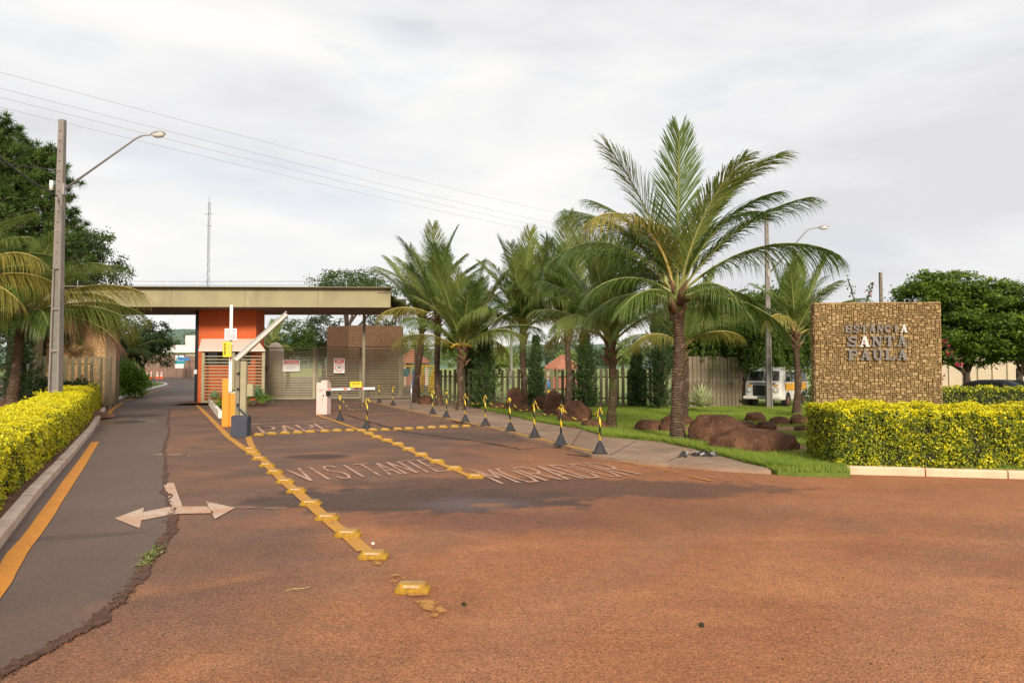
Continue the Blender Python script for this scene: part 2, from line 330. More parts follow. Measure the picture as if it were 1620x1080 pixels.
M['metal'] = plain('galvanised_steel', (.42, .42, .43), .35, .7, .15, 5)
M['arm_metal'] = plain('grey_painted_arm', (.36, .34, .34), .45, .2, .15, 5)
M['arm_pale'] = plain('pale_grey_arm_enamel', (.56, .51, .43), .5, 0, .15, 5)
M['lamp_shell'] = plain('cast_lamp_shell', (.48, .44, .40), .35, .6, .15, 5)
M['lamp_glass'] = plain('clear_lamp_bowl', (.75, .72, .66), .08, 0, .05, 5)
M['white'] = plain('white_enamel', (.80, .79, .77), .4, 0, .06, 3, .05, dirt=(.6, .5, .42))
M['pinkwhite'] = plain('dusty_pinkish_white_enamel', (.76, .56, .50), .5, 0, .10, 3, .05, dirt=(.6, .35, .26))
M['red'] = plain('red_film', (.62, .035, .03), .5, 0, .08, 3, 0)
M['ink'] = plain('black_ink', (.02, .02, .022), .5, 0, 0, 3, 0)
M['greyink'] = plain('grey_ink', (.30, .29, .28), .6, 0, .1, 3, 0)
M['signyellow'] = plain('yellow_sign_film', (.85, .62, .02), .45, 0, .06, 3, 0)
M['stud'] = plain('scuffed_yellow_stud', (.46, .25, .015), .6, 0, .45, 22, .5, dirt=(.16, .07, .03))
M['stud_top'] = plain('dusty_stud_top', (.50, .30, .10), .8, 0, .35, 26, .5, dirt=(.33, .16, .08))
M['reflector'] = plain('dusty_reflector', (.66, .40, .22), .4, 0, .4, 30, 0, dirt=(.5, .25, .08))
M['orangeplastic'] = plain('orange_enamel', (.82, .29, .02), .4, 0, .12, 3, .1, dirt=(.55, .2, .05))
M['letter'] = plain('brushed_steel_letter', (.17, .155, .14), .5, .4, .3, 14, .15)
M['letter_glint'] = plain('steel_letter_painted_glint', (.60, .56, .52), .5, 0, .1, 14, .1)  # sky reflection on the steel is put into this pale colour
M['wire'] = plain('wire_black', (.05, .05, .055), .6, 0, .1, 3, 0)
M['wire_g'] = plain('wire_grey', (.36, .35, .36), .6, 0, .1, 3, 0)
M['tile'] = plain('terracotta_tile', (.40, .165, .095), .8, 0, .2, 3, .5)
M['cream'] = plain('cream_wall', (.64, .52, .38), .85, 0, .1, 1, .1)
M['farwhite'] = plain('far_white_render', (.66, .62, .55), .85, 0, .12, 1, .1)
M['playyellow'] = plain('playground_yellow', (.85, .50, .02), .5, 0, .1, 3, 0)
M['blue'] = plain('sign_blue', (.06, .22, .50), .5, 0, .15, 3, 0)
M['teal'] = plain('playground_teal', (.04, .35, .42), .5, 0, .15, 3, 0)
M['wood'] = bark_mat('board_wood', (.16, .10, .07), (.30, .20, .15))
M['conewhite'] = plain('cone_white', (.8, .78, .74), .5, 0, .05, 3, 0)
M['coneorange'] = plain('cone_orange', (.85, .14, .03), .5, 0, .08, 3, 0)
M['vanwhite'] = plain('van_cream_white', (.76, .74, .69), .4, 0, .08, 1.5, .02, dirt=(.40, .30, .22), spec=.5)
M['vanorange'] = plain('van_orange', (.80, .36, .015), .4, 0, .1, 2, .02, spec=.5)
M['tyre'] = plain('tyre', (.025, .022, .02), .85, 0, .3, 8, .3)
M['rim'] = plain('dusty_red_rim', (.22, .09, .05), .6, .2, .2, 5)
M['carpaint'] = plain('dark_car_paint', (.012, .014, .018), .25, .2, .1, 2, 0)
M['hill'] = grass_mat('hazy_forested_hill', (.10, .165, .125), (.17, .24, .17), (.22, .26, .18), .4)  # blue haze of distance is put into this colour
def tape_mat():
    b = NB('black_and_yellow_spiral_tape')
    sx = b.n('ShaderNodeSeparateXYZ'); b.l(b.tc.outputs['Object'], sx.inputs[0])
    a = b.math('DIVIDE', b.math('ARCTAN2', sx.outputs[1], sx.outputs[0]), 2*math.pi)
    f = b.math('FRACT', b.math('ADD', b.math('MULTIPLY', sx.outputs[2], 3.1), a))
    c = b.mix(b.math('GREATER_THAN', f, .58), (.025, .025, .028), (.80, .56, .03))
    return b.bsdf(c, .5, 0, None, .4).done()
M['tape'] = tape_mat()
M['chain_y'] = plain('yellow_chain', (.80, .52, .04), .5, 0, .15, 9, 0)
M['chain_b'] = plain('black_chain', (.02, .02, .02), .5, 0, .15, 9, 0)

# ------------------------------------------------------------------ mesh helpers
class MB:
    def __init__(s): s.v = []; s.f = []; s.mi = []
    def add(s, vs, fs, m=0):
        o = len(s.v); s.v += [tuple(v) for v in vs]; s.f += [tuple(i+o for i in f) for f in fs]; s.mi += [m]*len(fs); return s
    def box(s, c, d, m=0, rz=0, rx=0, ry=0, taper=1.0):
        x, y, z = d[0]/2, d[1]/2, d[2]/2; t = taper
        vs = [(-x,-y,-z),(x,-y,-z),(x,y,-z),(-x,y,-z),(-x*t,-y*t,z),(x*t,-y*t,z),(x*t,y*t,z),(-x*t,y*t,z)]
        mt = Matrix.Translation(c) @ Matrix.Rotation(rz,4,'Z') @ Matrix.Rotation(ry,4,'Y') @ Matrix.Rotation(rx,4,'X')
        return s.add([mt @ Vector(v) for v in vs], [(0,3,2,1),(4,5,6,7),(0,1,5,4),(1,2,6,5),(2,3,7,6),(3,0,4,7)], m)
    def tube(s, pts, rad, n=8, m=0, cap=True, squash=1.0):
        pts = [Vector(p) for p in pts]; k = len(pts)
        if not hasattr(rad, '__len__'): rad = [rad]*k
        vs = []; up = Vector((0,0,1))
        for i, p in enumerate(pts):
            t = (pts[min(i+1,k-1)]-pts[max(i-1,0)]).normalized()
            a = t.cross(up if abs(t.z) < .95 else Vector((0,1,0))).normalized(); b = a.cross(t).normalized()
            for j in range(n):
                an = 2*math.pi*j/n; vs.append(p+a*math.cos(an)*rad[i]+b*math.sin(an)*rad[i]*squash)
        fs = [(i*n+j, i*n+(j+1)%n, (i+1)*n+(j+1)%n, (i+1)*n+j) for i in range(k-1) for j in range(n)]
        if cap: fs += [tuple(range(n))[::-1], tuple(range((k-1)*n, k*n))]
        return s.add(vs, fs, m)
    def lathe(s, prof, n=16, m=0, c=(0,0,0)):
        vs = [(c[0]+r*math.cos(2*math.pi*j/n), c[1]+r*math.sin(2*math.pi*j/n), c[2]+z) for r, z in prof for j in range(n)]
        k = len(prof)
        fs = [(i*n+j, i*n+(j+1)%n, (i+1)*n+(j+1)%n, (i+1)*n+j) for i in range(k-1) for j in range(n)]
        fs += [tuple(range(n))[::-1], tuple(range((k-1)*n, k*n))]
        return s.add(vs, fs, m)
    def prism(s, poly, z0, z1, m=0):                       # horizontal polygon, extruded up
        k = len(poly)
        a = sum(poly[i][0]*poly[(i+1)%k][1]-poly[(i+1)%k][0]*poly[i][1] for i in range(k))
        if a < 0: poly = poly[::-1]
        vs = [(p[0],p[1],z0) for p in poly]+[(p[0],p[1],z1) for p in poly]
        fs = [tuple(range(k))[::-1], tuple(range(k,2*k))]+[(i,(i+1)%k,(i+1)%k+k,i+k) for i in range(k)]
        return s.add(vs, fs, m)
    def yprism(s, poly, y0, y1, m=0):                      # polygon in XZ, extruded along Y
        k = len(poly)
        vs = [(p[0],y0,p[1]) for p in poly]+[(p[0],y1,p[1]) for p in poly]
        return s.add(vs, [tuple(range(k)), tuple(range(k,2*k))[::-1]]+[(i,i+k,(i+1)%k+k,(i+1)%k) for i in range(k)], m)
    def sheet(s, pts, m=0): return s.add(pts, [tuple(range(len(pts)))], m)
    def mesh(s, name, mats):
        me = bpy.data.meshes.new(name); me.from_pydata(s.v, [], s.f)
        for x in (mats if isinstance(mats, (list, tuple)) else [mats]): me.materials.append(x)
        if any(s.mi): me.polygons.foreach_set('material_index', s.mi)
        me.update(); return me
    def build(s, name, mats, parent=None, smooth=False, bevel=0, recalc=True, seg=2):
        me = s.mesh(name, mats)
        if recalc or bevel:
            bm = bmesh.new(); bm.from_mesh(me)
            if bevel: bmesh.ops.bevel(bm, geom=[e for e in bm.edges if e.calc_face_angle(0) > .5], offset=bevel, segments=seg, affect='EDGES', clamp_overlap=True)
            bmesh.ops.recalc_face_normals(bm, faces=bm.faces); bm.to_mesh(me); bm.free()
        if smooth: me.polygons.foreach_set('use_smooth', [True]*len(me.polygons))
        return link(name, me, parent)
def link(name, me, parent=None):
    o = bpy.data.objects.new(name, me); C.objects.link(o)
    if parent: o.parent = parent
    return o
def tag(o, label=None, cat=None, group=None, kind=None):
    if label: o['label'] = label
    if cat: o['category'] = cat
    if group: o['group'] = group
    if kind: o['kind'] = kind
    return o
def thing(name, label, cat, loc=(0,0,0), rz=0, group=None):
    o = bpy.data.objects.new(name, None); C.objects.link(o); o.location = loc; o.rotation_euler = (0,0,rz); o.empty_display_size = .2
    return tag(o, label, cat, group)
def struct(o): o['kind'] = 'structure'; return o
def stuff(o): o['kind'] = 'stuff'; return o
def copy_tree(o, parent=None):
    c = o.copy(); C.objects.link(c)
    if parent: c.parent = parent
    for ch in list(o.children): copy_tree(ch, c)
    return c
def arrays_mesh(name, V, F, mats, mi=None):
    me = bpy.data.meshes.new(name); nv = len(V); nf, k = F.shape
    me.vertices.add(nv); me.vertices.foreach_set('co', np.ascontiguousarray(V, dtype=np.float32).ravel())
    me.loops.add(nf*k); me.loops.foreach_set('vertex_index', F.astype(np.int32).ravel())
    me.polygons.add(nf); me.polygons.foreach_set('loop_start', np.arange(0, nf*k, k, dtype=np.int32))
    me.polygons.foreach_set('loop_total', np.full(nf, k, dtype=np.int32))
    for m in (mats if isinstance(mats, (list, tuple)) else [mats]): me.materials.append(m)
    if mi is not None: me.polygons.foreach_set('material_index', mi.astype(np.int32))
    me.update(calc_edges=True); return me
def unit(a): return a/np.maximum(1e-9, np.linalg.norm(a, axis=1, keepdims=True))
def leaf_quads(P, nrm, size, aspect=.5, jitter=.8, down=0.0, sv=.35):
    n = len(P); nn = unit(nrm+RNG.normal(0, jitter, (n, 3)))
    t = RNG.normal(0, 1, (n, 3)); t[:, 2] -= down; t = unit(t-nn*np.sum(t*nn, 1, keepdims=True)); b = np.cross(nn, t)
    s = size*(1+RNG.uniform(-sv, sv, (n, 1)))
    a0 = P-t*s*.5; a1 = P+b*s*aspect*.5; a2 = P+t*s*.5; a3 = P-b*s*aspect*.5
    V = np.stack([a0, a1, a2, a3], 1).reshape(-1, 3); return V, np.arange(4*n).reshape(n, 4)

# ------------------------------------------------------------------ ground and roads
g = MB()
rows = [-60, -30, 0, 20, 38, 50, 60, 70, 80, 110, 200, 400, 900, 1600]
for i, y in enumerate(rows):
    for x in (-1500, -300, -60, 60, 300, 1500): g.v.append((x, y, zg(y)-.05))
for i in range(len(rows)-1):
    for j in range(5): g.f.append((i*6+j, i*6+j+1, i*6+6+j+1, i*6+6+j)); g.mi.append(0)
struct(g.build('ground', M['field'], recalc=False))
KL = [G(x, y) for x, y in ((0, 869), (58, 791), (111, 729), (147, 684), (167, 649))]   # foot of the left kerb
k0 = KL[0]+(KL[0]-KL[1]).normalized()*5.5
KL = [k0]+KL+[Vector((-18.6, 33.2, 0))]
rd = MB()
rd.sheet([(-60, -30, 0), (70, -30, 0), (70, 14.5, 0), (20, 38, 0), (-60, 38, 0)])
road = struct(rd.build('road', M['road'], recalc=False))
rb = MB(); ys = [38, 46, 54, 62, 70, 76]
for y in ys: rb.v += [(-52, y, zg(y)+.001), (-6 if y < 60 else -14, y, zg(y)+.001)]
for i in range(len(ys)-1): rb.f.append((2*i, 2*i+1, 2*i+3, 2*i+2)); rb.mi.append(0)
struct(rb.build('inner_road', M['lane'], recalc=False))
# the smoother resurfaced strip on the left and the crack along its edge
CR = [(0,1071),(30,1052),(62,1038),(105,1010),(147,987),(180,960),(204,938),(222,907),(236,888),(249,871),(262,852),(271,835),(274,822),(272,813),(266,795),(262,778),(259,756),(261,735),(259,711),(262,697),(267,684),(265,670),(266,658),(269,647)]
CRW = [G(*p) for p in CR]; CRW = [CRW[0]+Vector((-1.4, -1.0, 0))]+CRW
dense = []
for i in range(len(CRW)-1):
    for k in range(6): dense.append(CRW[i].lerp(CRW[i+1], k/6))
dense.append(CRW[-1])
dense = [p+Vector((mnoise.noise(p*3)*.05+mnoise.noise(p*11)*.03, mnoise.noise(p*3+Vector((9,9,9)))*.05, 0)) for p in dense]
lp = [(p.x, p.y, .004) for p in dense]+[(G(330,646).x, G(330,646).y, .004), (-16.1, 38, .004), (-22, 38, .004)]
lp += [(p.x, p.y, .004) for p in KL[::-1]]
def poly_sheet(name, pts, mat):
    bm = bmesh.new(); vs = [bm.verts.new(p) for p in pts]; f = bm.faces.new(vs); bmesh.ops.triangulate(bm, faces=[f])
    for f in bm.faces:
        if f.normal.z < 0: f.normal_flip()
    me = bpy.data.meshes.new(name); bm.to_mesh(me); bm.free(); me.materials.append(mat); return link(name, me)
struct(poly_sheet('exit_lane', lp, M['lane']))
def ribbon(pts, wfun, z, zj=0, mi=0):
    mb = MB(); k = len(pts)
    for i, p in enumerate(pts):
        t = (pts[min(i+1,k-1)]-pts[max(i-1,0)]).normalized(); nrm = Vector((-t.y, t.x, 0)); a, b = wfun(i, p)
        mb.v += [tuple(p+nrm*a+Vector((0,0,z+zj*random.random()))), tuple(p+Vector((0,0,z+zj*random.random()))), tuple(p-nrm*b+Vector((0,0,z+zj*random.random())))]
    for i in range(k-1):
        for j in (0, 1): mb.f.append((3*i+j, 3*i+j+1, 3*i+3+j+1, 3*i+3+j)); mb.mi.append(0)
    return mb
def cw(i, p):
    w_ = .055+.05*mnoise.noise(p*2.3)+.035*mnoise.noise(p*14)
    if p.y > 10: w_ *= .7
    return (max(.006, w_*.6), max(.008, w_*1.0+.02*mnoise.noise(p*20)))
struct(ribbon(dense, cw, .009, .006).build('pavement_crack', M['crack'], recalc=False))
# crumbs of broken asphalt along the crack
cb = MB()
for _ in range(1500):
    i = random.randrange(len(dense)-1); 
    if dense[i].y > 9: continue
    p = dense[i].lerp(dense[i+1], random.random()); s_ = random.uniform(.004, .014)
    q = p+Vector((random.gauss(0,.028), random.gauss(0,.028), s_*.3+.006)); cb.box(q, (s_*1.5, s_, s_), 0, random.random()*3, random.random())
tag(stuff(cb.build('asphalt_crumbs', M['crack'], recalc=False)), 'loose dark crumbs of asphalt along the long crack', 'rubble')
# weeds in the crack
wd = thing('weed', 'small light green weed growing in the long asphalt crack', 'weed', G(240, 880))
P = np.stack([RNG.normal(0, .035, 260), RNG.normal(0, .11, 260), RNG.uniform(.005, .04, 260)], 1); cd_ = (G(262,852)-G(222,907)).normalized(); P[:,0], P[:,1] = P[:,0]*cd_.y+P[:,1]*2*cd_.x, -P[:,0]*cd_.x+P[:,1]*2*cd_.y
V_, F_ = leaf_quads(P, np.tile([0,0,1.], (260,1)), .03, .5, .6)
link('leaves', arrays_mesh('leaves', V_, F_, M['leaf_pale']), wd)['kind'] = 'stuff'
def thin_crack(pts, w_=.012):
    ps = []
    for i in range(len(pts)-1):
        for k in range(8): ps.append(pts[i].lerp(pts[i+1], k/8))
    ps = [p+Vector((mnoise.noise(p*2)*.06, mnoise.noise(p*2+Vector((3,3,3)))*.06, 0)) for p in ps]
    return ribbon(ps, lambda i, p: (w_*(.6+random.random()), w_*(.6+random.random())), .0135)
struct(thin_crack([G(*p) for p in ((545,655),(600,672),(639,683),(700,691),(760,699),(823,710.5),(850,709))], .022).build('pavement_crack', M['thincrack'], recalc=False))
struct(thin_crack([G(*p) for p in ((896,718.6),(936,723.5),(982,729),(1059,735.5),(1137,741.5),(1220,745.5),(1300,749))], .03).build('pavement_crack', M['thincrack'], recalc=False))

# markings -------------------------------------------------------------
def mark(name, polys, mat, z=.012):
    mb = MB()
    for j, p in enumerate(polys): mb.sheet([(q.x, q.y, z) for q in p])
    o = mb.build(name, mat, recalc=False)
    for f in o.data.polygons:
        if f.normal.z < 0: f.flip()
    return struct(o)
def line_pts(px, wdt, name, mat, z=.012, sub=3):
    P_ = [p if isinstance(p, Vector) else G(*p) for p in px]
    ps = [P_[i].lerp(P_[i+1], k/sub) for i in range(len(P_)-1) for k in range(sub)]+[P_[-1]]
    o = ribbon(ps, lambda i, p: (wdt/2+mnoise.noise(p*6)*.008, wdt/2+mnoise.noise(p*6+Vector((5,5,5)))*.008), z).build(name, mat, recalc=False)
    return struct(o)
k = KL
line_pts([G(-60, 1003), (0, 923), (27,876), (58,838), (98,778), (129,733), (151,699)], .16, 'edge_line', M['orange_line'])
line_pts([(172,655),(177,648),(184,643),(194,637.5)], .16, 'edge_line', M['orange_line'])
line_pts([(311,640),(335,664),(362,692),(387,710),(418,729),(434,747),(451,763),(470,779),(491,798),(517,822),(550,848),(577,872)], .15, 'centre_line', M['yellow_line'])
line_pts([(590,883),(612,905),(652,936),(690,968),(712,985)], .13, 'centre_line', M['yellow_worn'])
line_pts([(391,674),(393,690),(396,702),(408,722)], .14, 'centre_line', M['yellow_line'], .016)
for a, b_ in (((345,664),(362,660)), ((355,672),(376,668)), ((366,681),(385,677)), ((376,690),(392,687))):
    line_pts([a, b_], .12, 'hatch_line', M['yellow_worn'])
line_pts([(500,656),(530,666),(560,677),(575,683),(596.5,692),(613,698),(630,704),(647,712),(667,721),(692,732),(719,743),(745,754)], .13, 'lane_line', M['yellow_line'])
line_pts([(547,627.5),(580,634),(619,644),(680,658),(730,670),(789,682),(839,694.5),(914,714),(950,722)], .13, 'walk_line', M['yellow_line'], .07)
line_pts([(985,731),(1050,744),(1124,761)], .10, 'lane_line', M['yellow_worn'])
line_pts([(392,671.5),(529,666.3)], .12, 'stop_line', M['white_paint'])
line_pts([(428,654.5),(497,651.5)], .10, 'stop_line', M['white_faint'])
line_pts([(560,652),(610,649.5)], .10, 'stop_line', M['white_faint'])
line_pts([(372,803),(455,805)], .05, 'faint_line', M['white_faint'])
line_pts([(1110,752),(1180,766)], .04, 'faint_line', M['white_faint'])
arrow = [(258,764.5),(275,764.5),(282,784),(289,802),(327,802),(325,794),(372,804),(340,822),(338,812.5),(276,814),(224,824),(221,837),(181,821),(228,803.5),(226,811),(271,802)]
mark('turn_arrow', [[G(*arrow[i]) for i in (0,1,2,3,15)], [G(*arrow[i]) for i in (3,4,8,9,15)], [G(*arrow[i]) for i in (5,6,7)], [G(*arrow[i]) for i in (15,9,10,14)], [G(*arrow[i]) for i in (11,12,13)]], M['white_paint'])
mark('turn_arrow', [[G(266,718),G(286,718),G(286,722),G(266,721)], [G(285,716.5),G(298,716.5),G(298,719.5),G(285,719)], [G(292,714),G(316,717),G(296,723)], [G(238,720),G(262,717.5),G(262,721)]], M['white_faint'])
mark('turn_arrow', [[G(236,633.5),G(262,632.5),G(262,636),G(240,636)]], M['white_faint'])
# road lettering in a plain stroke face, stretched along the lane
GL = {
 'V': [[(0,1),(.5,0),(1,1)]], 'I': [[(.5,0),(.5,1)]], 'S': [[(1,.85),(.75,1),(.25,1),(0,.8),(.1,.6),(.9,.4),(1,.2),(.75,0),(.25,0),(0,.15)]],
 'T': [[(0,1),(1,1)],[(.5,.94),(.5,0)]], 'A': [[(0,0),(.5,1),(1,0)],[(.24,.35),(.76,.35)]], 'N': [[(0,0),(0,1),(1,0),(1,1)]],
 'E': [[(1,1),(0,1),(0,0),(1,0)],[(.08,.5),(.8,.5)]], 'M': [[(0,0),(0,1),(.5,.35),(1,1),(1,0)]], 'O': [[(.25,0),(0,.25),(0,.75),(.25,1),(.75,1),(1,.75),(1,.25),(.75,0),(.25,0)]],
 'R': [[(0,0),(0,1),(.75,1),(1,.85),(1,.62),(.75,.5),(.08,.5)],[(.5,.46),(1,0)]], 'D': [[(0,0),(0,1),(.7,1),(1,.75),(1,.25),(.7,0),(0,0)]],
 'P': [[(0,0),(0,1),(.75,1),(1,.85),(1,.6),(.75,.45),(.08,.45)]]}
def road_text(txt, tl, tr, bl, br, mat, wd_, hw):
    tl, tr, bl, br = G(*tl), G(*tr), G(*bl), G(*br); n = len(txt); z = .012
    for i, ch in enumerate(txt):
        mb = MB(); a0 = (i+.14)/n; a1 = (i+.86)/n
        def mpp(u, v):
            s_ = a0+(a1-a0)*(u if ch != 'I' else .5); return (bl.lerp(br, s_)).lerp(tl.lerp(tr, s_), v)
        for si, st in enumerate(GL[ch]):
            P_ = [mpp(*q) for q in st]
            ex = (br-bl).normalized(); ey = (tl-bl).normalized()
            for q0, q1 in zip(P_[:-1], P_[1:]):
                d = (q1-q0).normalized(); nn = Vector((-d.y, d.x, 0))
                hw_ = (wd_ if abs(d.dot(ey)) > .6 else hw)/2
                z += .00005
                mb.sheet([Vector((q.x, q.y, z)) for q in (q0-d*hw_*.6+nn*hw_, q0-d*hw_*.6-nn*hw_, q1+d*hw_*.6-nn*hw_, q1+d*hw_*.6+nn*hw_)])
        o = mb.build('road_letter', mat, recalc=False)
        for f in o.data.polygons:
            if f.normal.z < 0: f.flip()
        struct(o)
road_text('PARE', (402,675), (522,670), (414,686), (541,680.5), M['white_worn'], .09, .15)
road_text('VISITANTE', (448,743), (680,727), (478,762), (712,745), M['white_worn'], .05, .085)
road_text('MORADOR', (745,745), (948,732), (790,766), (1020,751), M['white_worn'], .06, .10)

# pavement (sidewalk)
OUT = [(545,628),(580,634),(619,643.5),(680,657),(720,665),(789,680),(839,693.5),(896,706),(936,719),(982,726),(1059,733),(1137,739.5),(1220,744)]
INN = [(620,622.5),(660,629),(731,639),(770,648),(803,656),(845,666),(887,673),(914,676),(960,690),(1054,699),(1101,710),(1149,722),(1211,738)]
outw = [G(x, y, .06) for x, y in OUT]; innw = [G(x, y, .06) for x, y in INN]
sw = MB()
PL = outw+innw[::-1]; bm = bmesh.new(); vt = [bm.verts.new(p) for p in PL]; f = bm.faces.new(vt)
ex = bmesh.ops.extrude_face_region(bm, geom=[f]); bmesh.ops.translate(bm, verts=[v for v in ex['geom'] if isinstance(v, bmesh.types.BMVert)], vec=(0,0,-.08))
bmesh.ops.recalc_face_normals(bm, faces=bm.faces); bmesh.ops.triangulate(bm, faces=[f for f in bm.faces if len(f.verts) > 4])
me = bpy.data.meshes.new('sidewalk'); bm.to_mesh(me); bm.free(); me.materials.append(M['walk']); struct(link('sidewalk', me))
# joints in the sidewalk
for i in range(1, 8):
    t = i/8*(len(outw)-2)+.3; a = outw[int(t)].lerp(outw[int(t)+1], t % 1); b_ = innw[int(t)].lerp(innw[int(t)+1], t % 1)
    struct(ribbon([a.lerp(b_, .06+.88*k/6) for k in range(7)], lambda i, p: (.008, .008), .003).build('pavement_joint', M['thincrack'], recalc=False))
# right lawn
lawn_edge = [G(x, y, .07) for x, y in INN]
lawn_poly = lawn_edge+[G(1230,744.5,.07), G(1262,746.5,.07), G(1345,748,.07), G(1345,735,.07), G(1700,742,.07), Vector((40, 13, .07)), Vector((45, 38, .07)), Vector((-3.5, 38, .07))]
lawn_poly[0] = Vector((-6.5, 41, .07)) if False else lawn_poly[0]
bm = bmesh.new(); vt = [bm.verts.new(p) for p in lawn_poly]; f = bm.faces.new(vt); ex = bmesh.ops.extrude_face_region(bm, geom=[f]); bmesh.ops.translate(bm, verts=[v for v in ex['geom'] if isinstance(v, bmesh.types.BMVert)], vec=(0,0,-.10)); bmesh.ops.triangulate(bm, faces=[f for f in bm.faces if len(f.verts) > 4]); bmesh.ops.recalc_face_normals(bm, faces=bm.faces)
me = bpy.data.meshes.new('lawn'); bm.to_mesh(me); bm.free(); me.materials.append(M['grass']); struct(link('lawn', me))
def inside(P_, poly):
    x, y = P_[:,0], P_[:,1]; c = np.zeros(len(P_), bool); n = len(poly)
    for i in range(n):
        x0, y0 = poly[i][0], poly[i][1]; x1, y1 = poly[(i+1)%n][0], poly[(i+1)%n][1]
        cond = ((y0 > y) != (y1 > y)); xi = (x1-x0)*(y-y0)/((y1-y0) if y1 != y0 else 1e-9)+x0; c ^= cond & (x < xi)
    return c
def blades(P_, h, wd_, lean=.35):
    n = len(P_); a = RNG.uniform(0, 2*np.pi, n); hh = h*RNG.uniform(.5, 1.3, n); d = np.stack([np.cos(a), np.sin(a), np.zeros(n)], 1)*wd_/2
    tip = P_+np.stack([RNG.normal(0, lean, n)*hh, RNG.normal(0, lean, n)*hh, hh], 1)
    V = np.stack([P_-d, P_+d, tip], 1).reshape(-1,3); return V, np.arange(3*n).reshape(n,3)
Pc = np.stack([RNG.uniform(-5, 14, 420000), 10.5+24*RNG.random(420000)**1.5, np.full(420000, .065)], 1)
Pc = Pc[inside(Pc, lawn_poly)]
bare = np.array([mnoise.noise(Vector((p[0]*.55, p[1]*.55, 3))) for p in Pc[:, :2]]) if len(Pc) < 260000 else np.zeros(len(Pc))
Pc = Pc[(bare < .42)]
SOIL = [(G(x, y).x, G(x, y).y, r_) for x, y, r_ in ((1075,682,1.3),(1105,686,1.0),(1240,683,1.6),(1210,716,1.1),(1262,714,.8),(1150,703,.7),(1030,684,.6),(880,658,1.6),(940,678,.9),(1075,694,.5),(969,678,.4),(815,650,1.2))]
sd_ = np.min(np.stack([np.hypot((Pc[:,0]-a)/r_, (Pc[:,1]-b_)/(r_*.75)) for a, b_, r_ in SOIL]), 0)
Pc = Pc[sd_ > RNG.uniform(.35, 1.15, len(Pc))]
V_, F_ = blades(Pc, .075, .014)
tag(stuff(link('grass', arrays_mesh('grass', V_, F_, M['blade']))), 'bright green grass blades covering the lawn under the palms', 'grass')
# longer fringe of grass along the sidewalk and hedge
fr = []
edge_ = [G(x, y, .06) for x, y in INN[2:]]+[G(1262,745,.02), G(1338,747,.02)]
for _ in range(30000):
    i = random.randrange(len(edge_)-1); p = edge_[i].lerp(edge_[i+1], random.random()); t = (edge_[i+1]-edge_[i]).normalized(); nn = Vector((-t.y, t.x, 0))
    q = p+nn*(random.random()**1.6*.5-.04+.04*mnoise.noise(p*2)); fr.append(q)
V_, F_ = blades(np.array(fr), .115, .016, .5)
tag(stuff(link('grass_fringe', arrays_mesh('grass_fringe', V_, F_, M['blade']))), 'longer grass fringe along the edge of the concrete sidewalk', 'grass')
# left verge, behind the left kerb
nv = [Vector((-.88, -.47, 0))*0]*len(KL)
def off(path, d):
    r = []
    for i, p in enumerate(path):
        t = (path[min(i+1,len(path)-1)]-path[max(i-1,0)]).normalized(); r.append(p+Vector((-t.y, t.x, 0))*d)
    return r
kb = off(KL, .13)
vp = [(p.x, p.y, .09) for p in kb]+[(-22, 38, .09), (-60, 38, .09), (-60, -20, .09), (kb[0].x-2, -20, .09)]
struct(poly_sheet('verge', vp, M['soil']))
# kerbs made of separate stones
def kerb_run(path, wd_, h, seg, mat, label=None):
    root = bpy.data.objects.new('kerb', None); C.objects.link(root); root['kind'] = 'structure'
    Ls = [0]
    for a, b_ in zip(path[:-1], path[1:]): Ls.append(Ls[-1]+(b_-a).length)
    def pos(s):
        s = max(0, min(Ls[-1], s))
        for i in range(len(path)-1):
            if s <= Ls[i+1]+1e-9: return path[i].lerp(path[i+1], (s-Ls[i])/max(1e-9, Ls[i+1]-Ls[i]))
        return path[-1]
    s = 0
    while s < Ls[-1]-.05:
        e_ = min(s+seg, Ls[-1]); a = pos(s+.012); b_ = pos(e_-.012); t = (b_-a).normalized(); nn = Vector((-t.y, t.x, 0))
        mid = [a.lerp(b_, q/3) for q in range(4)]
        mb = MB(); hh = h+random.uniform(-.006, .006); c0 = .02
        for q in mid:
            jz = mnoise.noise(q*5)*.006; zz = q.z
            mb.v += [tuple(q+Vector((0,0,-.03))), tuple(q+Vector((0,0,hh-c0+jz))), tuple(q+nn*c0+Vector((0,0,hh+jz))), tuple(q+nn*(wd_)+Vector((0,0,hh+jz))), tuple(q+nn*wd_+Vector((0,0,-.03)))]
        for i in range(3):
            for j in range(4): mb.f.append((i*5+j, i*5+5+j, i*5+6+j, i*5+j+1)); mb.mi.append(0)
        mb.f.append((0,1,2,3,4)); mb.mi.append(0); mb.f.append((19,18,17,16,15)); mb.mi.append(0)
        mb.build('kerb_stone', mat, root); s = e_
    return root
kerb_run(KL[:-1], .13, .13, 1.0, M['kerb'])
RK = [G(1340,750), G(1480,753.5), G(1620,757.5), G(1620,757.5)+(G(1620,757.5)-G(1340,750)).normalized()*6]
kerb_run(RK, .14, .125, 1.17, M['kerb_warm'])
isl = [GS(x, y) for x, y in ((176,637),(190,631.5),(205,627),(222,621.5),(240,616),(258,611.5),(266,609.5),(262,607),(240,606.5),(222,607))]
kerb_run(isl, .18, .13, 1.5, M['kerb_white'])
ip = [(p.x, p.y, p.z+.09) for p in off(isl, .16)]+[(-33, 58, zg(58)+.09), (-23.5, 41, zg(41)+.09)]
struct(poly_sheet('island_lawn', ip, M['grass']))
line_pts([GS(196,634)+Vector((0,0,.0)), GS(225,624.5), GS(262,613.5), GS(271,610)], .12, 'edge_line', M['yellow_line'], .01)
